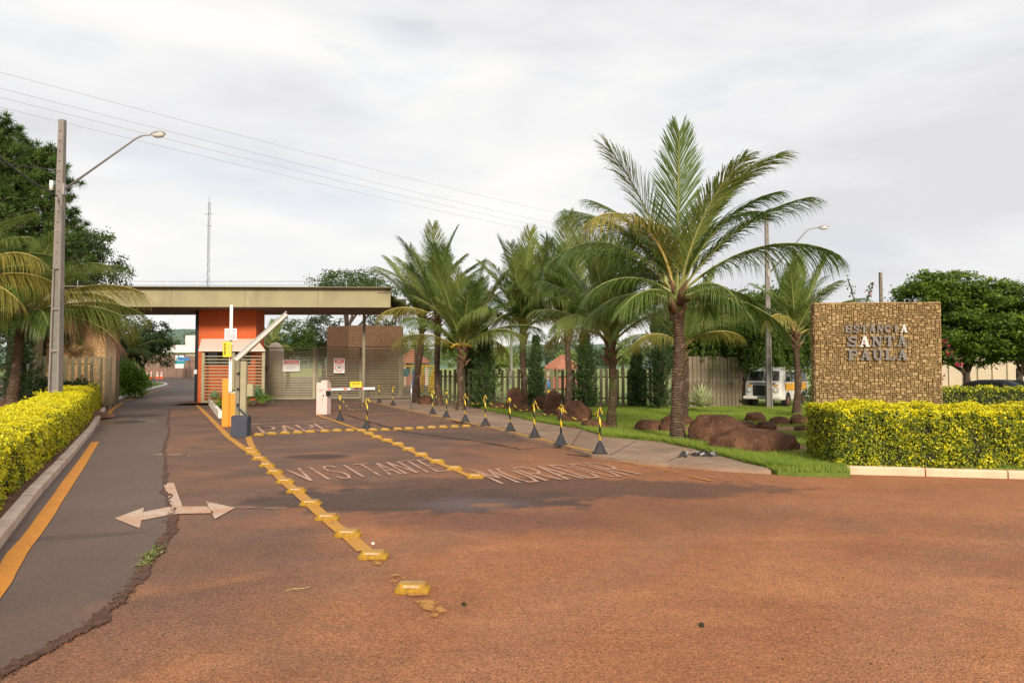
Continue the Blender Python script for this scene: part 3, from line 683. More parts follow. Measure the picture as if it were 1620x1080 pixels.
# earth bank under the left palm
bk = MB(); c0 = Vector((at(5,640,24).x-1, 24.5, 0))
for i in range(13):
    for j in range(24):
        r = i/12; a = 2*math.pi*j/24; bk.v.append((c0.x+math.cos(a)*r*4.2, c0.y+math.sin(a)*r*3.2, .05+.62*(1-r*r)**1.0+.05*mnoise.noise(Vector((r*4, a*2, 0)))))
for i in range(12):
    for j in range(24): bk.f.append((i*24+j, i*24+(j+1)%24, (i+1)*24+(j+1)%24, (i+1)*24+j)); bk.mi.append(0)
struct(bk.build('earth_bank', M['soil'], smooth=True))
# hills
def hill(y0, x0, x1, hfun, n=90, depth=160):
    mb = MB(); rws = 8
    for r in range(rws):
        t = r/(rws-1)
        for i in range(n+1):
            x = x0+(x1-x0)*i/n; hh = hfun(x)*(math.sin(t*math.pi/2)**1.0)
            mb.v.append((x, y0+depth*t, zg(y0)-2+hh+ (mnoise.noise(Vector((x*.05, t*8, 1)))*hh*.07 if t > 0 else 0)))
    for r in range(rws-1):
        for i in range(n): mb.f.append((r*(n+1)+i, r*(n+1)+i+1, (r+1)*(n+1)+i+1, (r+1)*(n+1)+i)); mb.mi.append(0)
    return struct(mb.build('hills', M['hill'], smooth=True))
hill(430, -420, 320, lambda x: 20+16*math.exp(-((x+245)/75)**2)+4*mnoise.noise(Vector((x*.011, 0, 0)))+2*mnoise.noise(Vector((x*.06, 2, 0))))
# ------------------------------------------------------------------ foliage helpers
def hedge(name, label, path, width, hfun, n, size, mats, z0=.08, probs=None, round_=.35):
    root = thing(name, label, 'hedge')
    Ls = [0]
    for a, b_ in zip(path[:-1], path[1:]): Ls.append(Ls[-1]+(b_-a).length)
    LT = Ls[-1]; pa = np.array([[p.x, p.y, p.z] for p in path]); Ls = np.array(Ls)
    def centre(s):
        c = np.stack([np.interp(s, Ls, pa[:,k]) for k in range(3)], 1)
        i = np.clip(np.searchsorted(Ls, s)-1, 0, len(path)-2); t = unit(pa[i+1]-pa[i]); nn = np.stack([-t[:,1], t[:,0], np.zeros(len(s))], 1); return c, t, nn
    def surf(s, u, ins=0.0):      # u in 0..1 round the section: side, top, side
        h = hfun(s); w2 = width/2-ins
        per = 2*(h-ins)+2*w2; d = u*per
        off_ = np.where(d < h-ins, -w2, np.where(d < h-ins+2*w2, d-(h-ins)-w2, w2))
        zz = np.where(d < h-ins, d, np.where(d < h-ins+2*w2, h-ins, per-d))
        nx = np.where(d < h-ins, -1., np.where(d < h-ins+2*w2, 0., 1.)); nz = np.where(nx == 0, 1., 0.)
        # soften the shoulders
        cx = np.clip((np.abs(off_)-(w2-round_))/round_, 0, 1); cz = np.clip((zz-(h-ins-round_))/round_, 0, 1)
        k = 1-.30*cx*cz; off_ = np.where(cx*cz > 0, np.sign(off_)*((w2-round_)+(np.abs(off_)-(w2-round_))*k), off_); zz = np.where(cx*cz > 0, (h-ins-round_)+(zz-(h-ins-round_))*k, zz)
        return off_, zz, nx, nz
    s = RNG.uniform(0, LT, n); ends = RNG.random(n) < .8*(width)/(LT*2); 
    u = RNG.random(n); c, t, nn = centre(s); o_, zz, nx, nz = surf(s, u)
    dep = np.abs(RNG.normal(0, 1, n))*.05+ (RNG.random(n) < .3)*RNG.random(n)*.12
    lump = np.array([mnoise.noise(Vector((a*2.3, b_*2.0, c_*2.0)))*.085+mnoise.noise(Vector((a*6, b_*6, c_*6)))*.06 for a, b_, c_ in zip(s, o_, zz)])
    nrm = nn*nx[:,None]; nrm[:,2] += nz
    P_ = c+nn*o_[:,None]; P_[:,2] += z0+zz; P_ += nrm*(lump-dep)[:,None]
    # the two end faces
    ke = ends; sgn = np.where(RNG.random(n) < .5, 0., 1.)
    ce, te, ne = centre(sgn*LT*.999+.0005); oe = RNG.uniform(-width/2, width/2, n)*.95; he = RNG.random(n)*hfun(sgn*LT)
    Pe = ce+ne*oe[:,None]; Pe[:,2] += z0+he; Pe += te*((sgn*2-1)*(RNG.normal(0,.05,n)-.03))[:,None]
    P_[ke] = Pe[ke]; nrm[ke] = (te*(sgn*2-1)[:,None])[ke]
    hh = (P_[:,2]-z0-path[0].z)/np.maximum(.1, hfun(s))
    topness = np.clip((hh-.80)/.2, 0, 1)*np.clip(1-dep*9, 0, 1)
    clump = np.array([mnoise.noise(Vector((p[0]*9, p[1]*9, p[2]*9)))*.9+mnoise.noise(Vector((p[0]*2.2, p[1]*2.2, p[2]*2.2)))*.5 for p in P_])
    gapn = np.array([mnoise.noise(Vector((p[0]*5.5, p[1]*5.5, p[2]*6.5+9))) for p in P_]); keep = (gapn > -.40) | (topness > .2) | (RNG.random(n) < .25)
    P_ = P_[keep]; nrm = nrm[keep]; topness = topness[keep]; clump = clump[keep]; dep = dep[keep]; hh = hh[keep]; n = len(P_)
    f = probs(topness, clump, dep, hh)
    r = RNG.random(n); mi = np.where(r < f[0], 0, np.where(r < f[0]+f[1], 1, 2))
    V_, F_ = leaf_quads(P_, nrm+np.array([0,0,.35]), size, .55, .75, -.4)
    o = link('foliage', arrays_mesh('foliage', V_, F_, mats, mi), root); o['kind'] = 'stuff'
    # sprigs standing above the clipped top
    ns = int(LT*5); V2 = []; 
    Ps = []
    for _ in range(ns):
        s1 = np.array([random.uniform(0, LT)]); c1, t1, n1_ = centre(s1); oo = random.uniform(-.45, .45)*width; b0 = c1[0]+n1_[0]*oo; h0 = float(hfun(s1)[0]) if hasattr(hfun(s1), '__len__') else hfun(s1)
        hs = random.uniform(.03, .12)
        for q in range(14):
            zq = random.random()*hs; Ps.append((b0[0]+random.gauss(0,.018), b0[1]+random.gauss(0,.018), b0[2]+z0+h0-.02+zq))
    Ps = np.array(Ps); V2, F2 = leaf_quads(Ps, np.tile([0,0,1.], (len(Ps),1)), size*.9, .5, .9, -.5)
    o = link('sprigs', arrays_mesh('sprigs', V2, F2, mats[0]), root); o['kind'] = 'stuff'
    # solid dark woody core, added to block light behind the leaves
    mb = MB(); ss = np.linspace(.06, LT-.06, max(3, int(LT/1.2))); prof = [(0, 0), (0, .0)]
    for s1 in ss:
        c1, t1, n1_ = centre(np.array([s1])); h0 = float(np.ravel(hfun(np.array([s1])))[0])
        w2 = width/2-.10
        for a, b_ in ((-w2, 0), (-w2, h0-.32), (-w2+.2, h0-.14), (w2-.2, h0-.14), (w2, h0-.32), (w2, 0)):
            mb.v.append(tuple(c1[0]+n1_[0]*a+np.array([0,0,z0+b_])))
    for i in range(len(ss)-1):
        for j in range(5): mb.f.append((i*6+j, i*6+j+1, i*6+7+j, i*6+6+j)); mb.mi.append(0)
    mb.f.append((0,1,2,3,4,5)); mb.f.append(tuple(range((len(ss)-1)*6, len(ss)*6))); mb.mi += [0,0]
    mb.build('blocking_core', M['twig'], root)
    return root

def clusters(lobes, nc, shell=.5):
    C_ = []
    vol = np.array([l[3]*l[4]*l[5] for l in lobes]); vol = vol/vol.sum()
    for l, v in zip(lobes, vol):
        m = max(3, int(nc*v)); d = unit(RNG.normal(0, 1, (m, 3))); r = (shell+(1-shell)*RNG.random((m,1)))
        C_.append(np.array(l[:3])+d*r*np.array(l[3:6]))
    return np.concatenate(C_)
def crown(C_, k, cr_, size, flat=1.0, aspect=.5, down=0, up=.6, jit=.7):
    n = len(C_)*k; c = np.repeat(C_, k, 0); s_ = np.repeat(RNG.uniform(.6, 1.3, (len(C_),1)), k, 0)
    d = RNG.normal(0, .5, (n,3))*s_*cr_; d[:,2] *= flat
    P_ = c+d; nrm = unit(d)*.4+np.array([0,0,up])
    return leaf_quads(P_, nrm, size, aspect, jit, down)
def layered(cx, cy, cz, rx, ry, rz, n, seed, fr=.42, fl=.45):
    rs = np.random.default_rng(seed); out_ = [(cx, cy, cz, rx*.6, ry*.6, rz*.6)]
    for i in range(n):
        a = i*2.399; zz = rs.uniform(-.75, 1); k_ = math.sqrt(max(.05, 1-zz*zz))*rs.uniform(.6, 1.0); f_ = fr*rs.uniform(.7, 1.3)
        out_.append((cx+math.cos(a)*rx*k_*.8, cy+math.sin(a)*ry*k_*.8, cz+zz*rz*.85, rx*f_, ry*f_, rz*f_*fl))
    return out_
def limb(a, b_, r0, r1, bend=.15, n=6):
    a, b_ = Vector(a), Vector(b_); L_ = (b_-a).length; o_ = Vector((random.uniform(-1,1), random.uniform(-1,1), random.uniform(-.3,.6)))*L_*bend
    return [a.lerp(b_, i/n)+o_*math.sin(math.pi*i/n) for i in range(n+1)], [r0+(r1-r0)*i/n for i in range(n+1)]
def tree(name, label, loc, trunk_h, trunk_r, lobes, nc, k, cr_, size, mat, bark='bark', group=None, flat=.6, limbs=7, extra=None, shell=.5, up=.6, lean=(0,0), down=0, cat='tree'):
    root = thing(name, label, cat, loc, 0, group)
    tb = MB(); top = Vector((lean[0], lean[1], trunk_h))
    pts, rr = limb((0,0,-.1), top, trunk_r*1.25, trunk_r*.75, .06); tb.tube(pts, rr, 10); tb.build('trunk', M[bark], root, smooth=True)
    C_ = clusters(lobes, nc, shell)
    lb = MB()
    for i in range(limbs):
        l = lobes[i % len(lobes)]; q = Vector(l[:3])+Vector((random.uniform(-.6,.6)*l[3], random.uniform(-.6,.6)*l[4], random.uniform(-.3,.5)*l[5]))
        st = top*random.uniform(.75, 1); pts, rr = limb(st, q, trunk_r*.5, trunk_r*.1, .12); lb.tube(pts, rr, 6)
        for _ in range(3):
            b0 = pts[random.randint(2, 5)]; q2 = b0+Vector((random.gauss(0,.3)*l[3], random.gauss(0,.3)*l[4], random.uniform(.1,.5)*l[5])); p2, r2 = limb(b0, q2, trunk_r*.18, trunk_r*.05, .1, 3); lb.tube(p2, r2, 5)
    o = lb.build('limbs', M[bark], root, smooth=True)
    V_, F_ = crown(C_, k, cr_, size, flat, up=up, down=down)
    o = link('crown', arrays_mesh('crown', V_, F_, M[mat]), root); o['kind'] = 'stuff'
    if extra:  # paler leaves raised over a random share of the clusters
        m2, frac, dz = extra; sel = C_[RNG.random(len(C_)) < frac]+np.array([0,0,dz]); V_, F_ = crown(sel, k//2, cr_*.8, size, flat*.6, up=1)
        o = link('paler_leaves', arrays_mesh('paler_leaves', V_, F_, M[m2]), root); o['kind'] = 'stuff'
    return root

# ------------------------------------------------------------------ palms
def frond_mesh(az, e0, L_, bend, mat_i, sag=1.0, dens=1.0, seed=0, lw=1.0):
    rs = np.random.default_rng(seed); n = 26; step = L_/n; p = np.array([0., 0., 0.]); e_ = e0; pts = [p.copy()]; dirs = []
    twist = rs.normal(0, .05)
    for i in range(n):
        t = (i+.5)/n; ee = R(e0-bend*t**1.35); a = R(az)+twist*t*3
        d = np.array([math.cos(a)*math.cos(ee), math.sin(a)*math.cos(ee), math.sin(ee)]); dirs.append(d); p = p+d*step; pts.append(p.copy())
    pts = np.array(pts); dirs = np.array(dirs+[dirs[-1]])
    mb = MB(); rad = [.035*(1-.9*i/n)+.003 for i in range(n+1)]; rad[0] = .06; rad[1] = .045
    mb.tube([Vector(q) for q in pts[::2]], rad[::2], 5, 0)
    V = []; F = []
    m = int(150*L_/3.8*dens)
    for sgn in (-1, 1):
        for j in range(m):
            t = .13+.87*(j+rs.random()*.5)/m; x = t*n; i = min(n-1, int(x)); q = pts[i]+(pts[i+1]-pts[i])*(x-i); d = dirs[i]
            a = R(az); side = np.array([-math.sin(a), math.cos(a), 0])*sgn; nm = np.cross(d, side)*1.0; nm = nm/np.linalg.norm(nm)*(1 if np.cross(d, side)[2]*1 > 0 else -1)
            if e0-bend*t > 100: nm = -nm
            prof = float(np.interp(t, [0,.12,.3,.6,.85,1], [.35,.55,.95,1,.72,.42]))
            ll = .31*L_*prof*rs.uniform(.88, 1.1)
            ang = R(52-32*t+rs.normal(0, 3)); fd = d*math.cos(ang)+side*math.sin(ang)+nm*.22*(1-t)
            fd = fd+rs.normal(0, .035, 3)
            hz_ = math.hypot(d[0], d[1]); g_ = sag*(.15+1.25*hz_**1.5)*(.45+rs.random()*.25); w_ = .0125*lw*(1-.2*t)
            q1 = q+fd*ll*.45+np.array([0,0,-1])*g_*ll*.14; q2 = q+fd*ll*.80+np.array([0,0,-1])*g_*ll*.45; q3 = q+fd*ll*.92+np.array([0,0,-1])*g_*ll*.80
            wv = np.cross(fd, nm); wv = wv/np.linalg.norm(wv)
            if rs.random() < .5: wv = wv*.8+nm*.5
            o = len(V); V += [q-wv*w_*.7, q+wv*w_*.7, q1+wv*w_, q1-wv*w_, q2+wv*w_*.7, q2-wv*w_*.7, q3]
            F += [(o, o+1, o+2, o+3), (o+3, o+2, o+4, o+5), (o+5, o+4, o+6)]
    mb.add(V, F, 1); mb2 = mb
    return mb2
def palm(label, loc, h, r0, fronds, lean=(0,0), moss=False, group='coconut palms lining the lawn', husk=True, lsize=1.0, seed=1):
    rnd = random.Random(seed)
    root = thing('coconut_palm', label, 'palm tree', loc, 0, group)
    tb = MB(); k = 34; pts = []; rad = []
    for i in range(k+1):
        t = i/k; pts.append(Vector((lean[0]*t+.03*math.sin(t*7+seed), lean[1]*t+.02*math.cos(t*6), -.1+(h+.1)*t)))
        rr = r0*(1.20-.40*min(1, t*4)+.05*t) if t < .25 else r0*(.76+.06*math.sin(t*9+seed)); rad.append(rr*(1+rnd.uniform(-.055,.055)))
    tb.tube(pts, rad, 14); tb.build('trunk', M['palm_trunk_moss' if moss else 'palm_trunk'], root, smooth=True)
    top = pts[-1]
    # fibrous sheaths: short overlapping stubs of old leaf bases
    for i in range(13):
        hb = MB()
        a = i*2.4+rnd.random(); z0 = -.62+.055*i; ca, sa = math.cos(a), math.sin(a); q0 = top+Vector((ca*r0*.55, sa*r0*.55, z0)); oo = rnd.uniform(.06, .2); hh = rnd.uniform(.18, .42)
        q1 = q0+Vector((ca*oo*.5, sa*oo*.5, hh*.5)); q2 = q0+Vector((ca*oo*1.6, sa*oo*1.6, hh))
        hb.tube([q0, q1, q2], [r0*.55, r0*.46, r0*.10], 6, 0, squash=.6)
        hb.build('leaf_base', M['palm_husk'], root, smooth=True)
    st = top+Vector((0, 0, .05))
    hb = MB(); hb.tube([top+Vector((0,0,-.35)), top+Vector((0,0,.15)), top+Vector((0,0,.55))], [r0*.85, r0*.75, r0*.35], 10); hb.build('crownshaft', M['frond_lite'], root, smooth=True)
    for i, f in enumerate(fronds):
        az, e0, L_, bend = f[:4]; mt = f[4] if len(f) > 4 else 'frond'; sag = f[5] if len(f) > 5 else 1.0
        mb = frond_mesh(az, e0, L_, bend, 1, sag, 1.0, seed*100+i, lsize)
        o = mb.build('frond', [M['rachis_yel' if mt in ('frond_yel', 'frond_dry') else 'rachis'], M[mt]], root, recalc=False)
        o.location = st+Vector((math.cos(R(az))*r0*.4, math.sin(R(az))*r0*.4, .0 if e0 > 30 else -.12))
    return root
def auto_fronds(n, L_, seed, az0=0, low=14, top=88, yel=2, dry=0, lite=.5):
    rnd = random.Random(seed); fs = []
    for i in range(n):
        t = i/(n-1); az = (az0+i*137.5+rnd.uniform(-14, 14)) % 360; e_ = top+(low+20-top)*t**1.0+rnd.uniform(-7, 7); bend = 14+58*t**1.3+rnd.uniform(-12, 16)
        if e_ < 50 and 235 < az < 305: az += 60
        mt = 'frond_lite' if rnd.random() < lite else 'frond'
        if i >= n-yel: mt = 'frond_yel'
        if i >= n-dry: mt = 'frond_dry'
        fs.append((az, e_, L_*rnd.uniform(.82, 1.08)*(1-.22*t), bend, mt, .5+t*1.1))
    return fs
big0 = [(268,87,4.1,10,'frond',.5),(200,74,4.3,30,'frond_lite',.7),(325,78,4.3,62,'frond_lite',.8),(30,68,3.9,62),(338,56,3.95,50,'frond',1.0),(352,42,4.35,62,'frond',1.3),
 (10,26,3.1,64,'frond',1.4),(215,76,3.7,105,'frond_yel',1.2),(168,50,3.5,75,'frond',1.2),(192,32,3.2,68,'frond',1.2),(88,62,3.9,50),(112,42,3.5,60),(196,52,3.4,78,'frond',1.3),
 (300,30,2.9,80,'frond',1.4),(58,28,3.2,60),(140,18,3.1,55),(228,20,2.8,60,'frond',1.3),(322,12,2.8,60,'frond',1.4),(150,70,3.7,48),(345,70,3.7,55),(12,22,2.5,46,'frond_yel',1.5),(180,-5,2.5,50,'frond',1.4),(300,72,3.8,40,'frond_lite',.8),(178,66,3.7,70,'frond_lite',1.1),(185,62,3.7,55,'frond',1.2),(170,18,3.2,60,'frond',1.4),(350,8,2.9,60,'frond',1.5)]
big = [(f[0], f[1], f[2]*(.90 if f[1] > 45 or f[0] > 345 else .72), f[3]+(0 if f[1] > 45 or f[0] > 345 else 14))+tuple(f[4:]) for f in big0]
def gp(px, py, Y=None, z=.07):
    if Y: p = at(px, py, Y); p.z = z; return p
    return G(px, py, z)
palm('tallest coconut palm with ringed trunk, nearest of the row on the lawn', gp(1073, 696), 3.35, .17, big, lean=(.02, 0), seed=3)
palm('coconut palm with mossy trunk just left of the tallest palm', gp(969, 677), 2.35, .155, auto_fronds(21, 3.4, 21, 262, 18, 88, 1), lean=(.0, 0), moss=True, seed=4)
palm('coconut palm behind the boulders with a shaggy husk, third from the right', gp(899, 640, 30.5), 3.35, .175, auto_fronds(24, 4.5, 52, 250, 16, 87, 1, lite=.5), seed=5)
palm('coconut palm with pale fronds behind the round boulder, fourth from the right', gp(828, 640, 31), 3.4, .175, auto_fronds(22, 4.2, 38, 280, 16, 85, 2, lite=.5), seed=6)
palm('coconut palm with yellow flower stalks beside the sidewalk near the barrier', gp(727, 641, 29.5), 2.45, .175, auto_fronds(24, 3.9, 44, 255, 14, 86, 2, lite=.5), lean=(.1, 0), seed=7)
palm('dark trunked palm between the gate and the sidewalk palms', gp(694, 637, 33), 4.2, .175, auto_fronds(20, 3.8, 15, 250, 12, 86, 2, lite=.3), lean=(-.1, 0), seed=8)
palm('palm with dried grey fronds closest to the metal gate', gp(658, 628, 36), 4.2, .19, auto_fronds(18, 3.9, 16, 245, 8, 80, 1, 3, lite=.6), lean=(.3, 0), seed=9)
palm('smaller coconut palm half hidden behind the tallest palm', gp(1083, 655, 24.5), 2.4, .16, auto_fronds(17, 3.0, 17, 170, 14, 70, 3, lite=.6), seed=10)
palm('dark trunked palm standing between the van and the stone sign', gp(1262, 652, 26.5), 3.0, .15, auto_fronds(20, 3.1, 19, 265, 14, 86, 2, lite=.7), seed=11)
lb_ = at(16, 640, 24); lb_.z = .55
palm('coconut palm with leaning trunk and drying fronds behind the left hedge', lb_, 3.0, .20,
     [(350,62,3.6,75,'frond_lite',1),(5,40,3.9,62,'frond_yel',1.5),(355,22,3.5,50,'frond_lite',1.6),(2,10,3.5,58,'frond_dry',1.6),(10,14,3.3,40,'frond_yel',1.7),(340,80,3.2,40,'frond_lite',.8),(200,70,3.5,60),(180,45,3.5,60,'frond_lite',1.2),(260,75,3.4,40),
      (300,45,3.2,80,'frond',1.3),(240,40,3.2,80,'frond_lite',1.2),(165,20,3.3,50,'frond_yel',1.5),(210,5,3,50,'frond_yel',1.6),(320,18,3.0,60,'frond',1.6),(275,15,2.8,70,'frond',1.6),(90,60,3.4,60),(60,40,3.3,60,'frond_lite',1),(120,35,3.3,60),(30,60,3.5,60,'frond_lite',1),(15,28,3.8,58,'frond_lite',1.4)],
     lean=(.25, .2), seed=12)
lb2 = at(-75, 640, 22); lb2.z = .2
palm('palm just beyond the left edge of the photo with yellowing fronds reaching in', lb2, 4.1, .20, [(0,66,3.0,80,'frond_lite',1.1),(350,48,3.1,78,'frond_yel',1.5),(5,30,3.0,62,'frond_yel',1.7),(340,15,2.6,60,'frond_yel',1.8),(20,75,3.1,50,'frond_lite',.8),(320,40,2.6,70,'frond',1.3),(180,60,3,60),(200,30,3,60),(90,60,3,50),(130,40,3,60),(260,60,2.6,60),(230,30,2.6,70),(60,40,3,60,'frond_lite',1.2),(15,50,3.0,70,'frond',1.2)], seed=13)
# flower stalks of the fifth palm
q = gp(727, 641, 29.5); fs_ = thing('flower_stalk', 'yellow palm flower stalks sprouting under the fronds near the barrier', 'palm flower', (q.x+.1, q.y, 2.65))
for i in range(11):
    a = i*.571; mb = MB(); mb.tube([(0,0,0),(math.cos(a)*.25, math.sin(a)*.25-.1,.12),(math.cos(a)*.5, math.sin(a)*.5-.12,.04+.1*math.sin(i))], [.03,.025,.008], 5); mb.build('stalk', M['chain_y'], fs_)

# ------------------------------------------------------------------ hedges
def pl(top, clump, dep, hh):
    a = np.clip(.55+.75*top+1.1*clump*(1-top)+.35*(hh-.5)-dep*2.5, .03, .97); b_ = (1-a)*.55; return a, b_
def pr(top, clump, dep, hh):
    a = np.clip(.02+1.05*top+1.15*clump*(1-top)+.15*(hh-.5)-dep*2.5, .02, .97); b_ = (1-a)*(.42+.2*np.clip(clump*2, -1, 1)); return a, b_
KH = [G(0,869)+(G(0,869)-G(58,791)).normalized()*3.4]+KL[1:-1]
hp = off(KH, .13+.12+.72)
hp[-1] = hp[-1]+(hp[-1]-hp[-2]).normalized()*2.4
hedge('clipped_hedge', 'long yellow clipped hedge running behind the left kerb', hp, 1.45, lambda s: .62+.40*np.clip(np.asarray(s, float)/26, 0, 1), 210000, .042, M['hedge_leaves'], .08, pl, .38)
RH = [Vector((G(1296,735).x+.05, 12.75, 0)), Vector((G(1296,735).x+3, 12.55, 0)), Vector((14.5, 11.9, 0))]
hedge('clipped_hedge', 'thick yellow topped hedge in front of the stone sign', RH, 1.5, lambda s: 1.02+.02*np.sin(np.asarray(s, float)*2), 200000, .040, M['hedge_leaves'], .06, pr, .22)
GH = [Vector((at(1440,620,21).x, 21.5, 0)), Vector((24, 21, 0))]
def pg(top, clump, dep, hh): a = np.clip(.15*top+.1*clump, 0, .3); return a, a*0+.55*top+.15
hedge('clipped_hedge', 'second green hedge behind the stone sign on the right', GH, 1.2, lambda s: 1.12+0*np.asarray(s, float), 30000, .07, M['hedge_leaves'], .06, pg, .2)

# ------------------------------------------------------------------ stone sign with letters
sgw, sgh, sgt = 2.70, 3.20, .30
sl0 = at(1291.5, 700, 15.9); rzs = math.atan2(-.28, sgw)
sign = thing('stone_sign', 'tan stone sign wall with metal letters ESTÂNCIA SANTA PAULA', 'sign', (sl0.x, sl0.y, 0), rzs)
mb = MB(); mb.box((sgw/2, sgt/2, sgh/2-.01), (sgw-.06, sgt-.06, sgh-.02)); mb.build('wall_core', M['mortar'], sign)
def clad(x0, x1, z0, z1, U, place):
    nx = int(round((x1-x0)/U)); nz = int(round((z1-z0)/U)); occ = [[0]*nz for _ in range(nx)]; mb = MB(); ux = (x1-x0)/nx; uz = (z1-z0)/nz
    shapes = [(1,1),(2,1),(1,2),(2,2),(3,1),(1,3),(3,2),(2,3),(1,1),(2,2),(2,1)]
    for i in range(nx):
        for j in range(nz):
            if occ[i][j]: continue
            sh = shapes[:]; random.shuffle(sh); sh.append((1,1))
            for a, b_ in sh:
                if i+a <= nx and j+b_ <= nz and all(not occ[i+p][j+q_] for p in range(a) for q_ in range(b_)): break
            for p in range(a):
                for q_ in range(b_): occ[i+p][j+q_] = 1
            g_ = .0035; X0 = x0+i*ux+g_; X1 = x0+(i+a)*ux-g_; Z0 = z0+j*uz+g_; Z1 = z0+(j+b_)*uz-g_; d = random.uniform(.005, .026); jt = lambda: random.uniform(-.004, .004); c_ = .007
            base = [(X0,0,Z0),(X1,0,Z0),(X1,0,Z1),(X0,0,Z1)]
            bj = [(x+jt(), z+jt()) for x, _, z in base]
            cxm, czm = (X0+X1)/2, (Z0+Z1)/2
            fr_ = [(x+(c_ if x < cxm else -c_), z+(c_ if z < czm else -c_)) for x, z in bj]
            vs = [place(x, .012, z) for x, z in bj]+[place(x, -d+.012+.004, z) for x, z in bj]+[place(x, -d-random.uniform(0, .01), z) for x, z in fr_]
            mb.add(vs, [(0,1,5,4),(1,2,6,5),(2,3,7,6),(3,0,4,7),(4,5,9,8),(5,6,10,9),(6,7,11,10),(7,4,8,11),(8,9,10,11)])
    return mb
o = clad(0, sgw, 0, sgh, .042, lambda x, y, z: (x, y+.012, z)).build('stone_cladding', M['stone'], sign); o['kind'] = 'stuff'
o = clad(.02, sgt-.02, 0, sgh, .045, lambda x, y, z: (y+.012, x, z)).build('side_cladding', M['stone'], sign); o['kind'] = 'stuff'
o = clad(.02, sgt-.02, 0, sgh, .045, lambda x, y, z: (sgw-y-.012, x, z)).build('side_cladding', M['stone'], sign); o['kind'] = 'stuff'
o = clad(0.02, sgw-.02, 0, sgt, .05, lambda x, y, z: (x, z, sgh-y-.02)).build('coping_stones', M['stone'], sign); o['kind'] = 'stuff'
# slab serif letters built from strokes; glyph box 1 x 1
def arc(cx, cz, rx, rz, a0, a1, n=10): return [(cx+rx*math.cos(R(a0+(a1-a0)*i/n)), cz+rz*math.sin(R(a0+(a1-a0)*i/n))) for i in range(n+1)]
T_ = .26; sf = .13
SLAB = {
 'E': ([((0,0),(0,0))], [(.20,0,.20,1,T_),(.02,.06,.98,.06,sf),(.02,.94,.96,.94,sf),(.3,.5,.72,.5,sf),(.90,.0,.90,.32,.14),(.88,.70,.88,1,.14),(.70,.36,.70,.64,.10)], []),
 'S': (0, [(.06,.0,.06,.34,.12),(.90,.66,.90,1,.12)], [(arc(.5,.73,.33,.20,20,270)+arc(.5,.27,.35,.20,90,-160), .2)]),
 'T': (0, [(.5,0,.5,.95,T_),(.04,.94,.96,.94,sf),(.07,.66,.07,.98,.13),(.93,.66,.93,.98,.13),(.26,.06,.74,.06,sf)], []),
 'A': (0, [(.16,.04,.47,1,.12),(.50,1,.80,.04,.27),(.26,.33,.70,.33,.12),(-.02,.06,.36,.06,sf),(.58,.06,1.04,.06,sf)], []),
 'N': (0, [(.17,.04,.17,.96,.13),(.83,.04,.83,.96,.13),(.20,.98,.78,.08,.26),(-.02,.06,.38,.06,sf),(.62,.94,1.02,.94,sf),(-.02,.94,.30,.94,sf)], []),
 'C': (0, [(.90,.62,.90,.98,.13)], [(arc(.52,.5,.40,.43,48,312,16), .24)]),
 'I': (0, [(.5,0,.5,1,T_),(.24,.06,.76,.06,sf),(.24,.94,.76,.94,sf)], []),
 'P': (0, [(.24,0,.24,1,T_),(.0,.06,.54,.06,sf),(.0,.94,.5,.94,sf)], [([(.3,.93)]+arc(.58,.70,.30,.235,90,-90,10)+[(.3,.465)], .17)]),
 'U': (0, [(-.0,.94,.44,.94,sf),(.62,.94,1.02,.94,sf)], [([(.20,.98),(.20,.35)]+arc(.51,.36,.31,.29,180,360,10)+[(.82,.98)], .2)]),
 'L': (0, [(.24,0,.24,1,T_),(.0,.06,.96,.06,sf),(.0,.94,.5,.94,sf),(.90,0,.90,.40,.14)], [])}
def slab(ch, x, z, w_, h_, depth, y0, tilt=0):
    key = 'A' if ch == 'Â' else ch; g_ = SLAB[key]; mb = MB(); e_ = 0
    def seg(p, q, t, yy):
        p = Vector((p[0]*w_, 0, p[1]*h_)); q = Vector((q[0]*w_, 0, q[1]*h_)); d = (q-p)
        if d.length < 1e-6: return
        d.normalize(); nn = Vector((-d.z, 0, d.x))*t*h_*.5
        mb.yprism([((x+a.x), (z+a.z)) for a in (p-nn, q-nn, q+nn, p+nn)], y0-depth-yy, y0+yy)
    for s_ in g_[1]: e_ += .0004; seg(s_[:2], s_[2:4], s_[4], e_)
    for pts, t in g_[2]:
        for i in range(len(pts)-1): e_ += .0003; seg(pts[i], pts[i+1], t, e_)
    if ch == 'Â':
        seg((.28,1.10),(.52,1.26), .09, .0011); seg((.50,1.26),(.74,1.10), .09, .0016)
    return mb
def sign_line(txt, xa, xb, z, h_, pitch_w=.80, hi=(), zj=0):
    n = len(txt); pw = (xb-xa)/n
    for i, ch in enumerate(txt):
        w_ = pw*pitch_w*(.62 if ch == 'I' else 1)
        cx = xa+pw*(i+.5); mb = slab(ch, cx-w_/2, z+random.uniform(-.003,.003), w_, h_, .022, -.045)
        o = mb.build('letter', M['letter_glint' if i in hi else 'letter'], sign)
        if i in hi: o['label'] = 'metal letter coloured as if reflecting bright sky, '+ch
px2m = sgw/197.0
sign_line('ESTÂNCIA', (1332-1286)*px2m, (1429-1285)*px2m, at(1380,526.2,15.8).z, .165, .82, hi=(7,))
sign_line('SANTA', (1333-1285)*px2m, (1429-1285)*px2m, at(1380,548.5,15.8).z, .235, .82, hi=(1,))
sign_line('PAULA', (1334-1285)*px2m, (1429-1285)*px2m, at(1380,569.5,15.8).z, .235, .82)

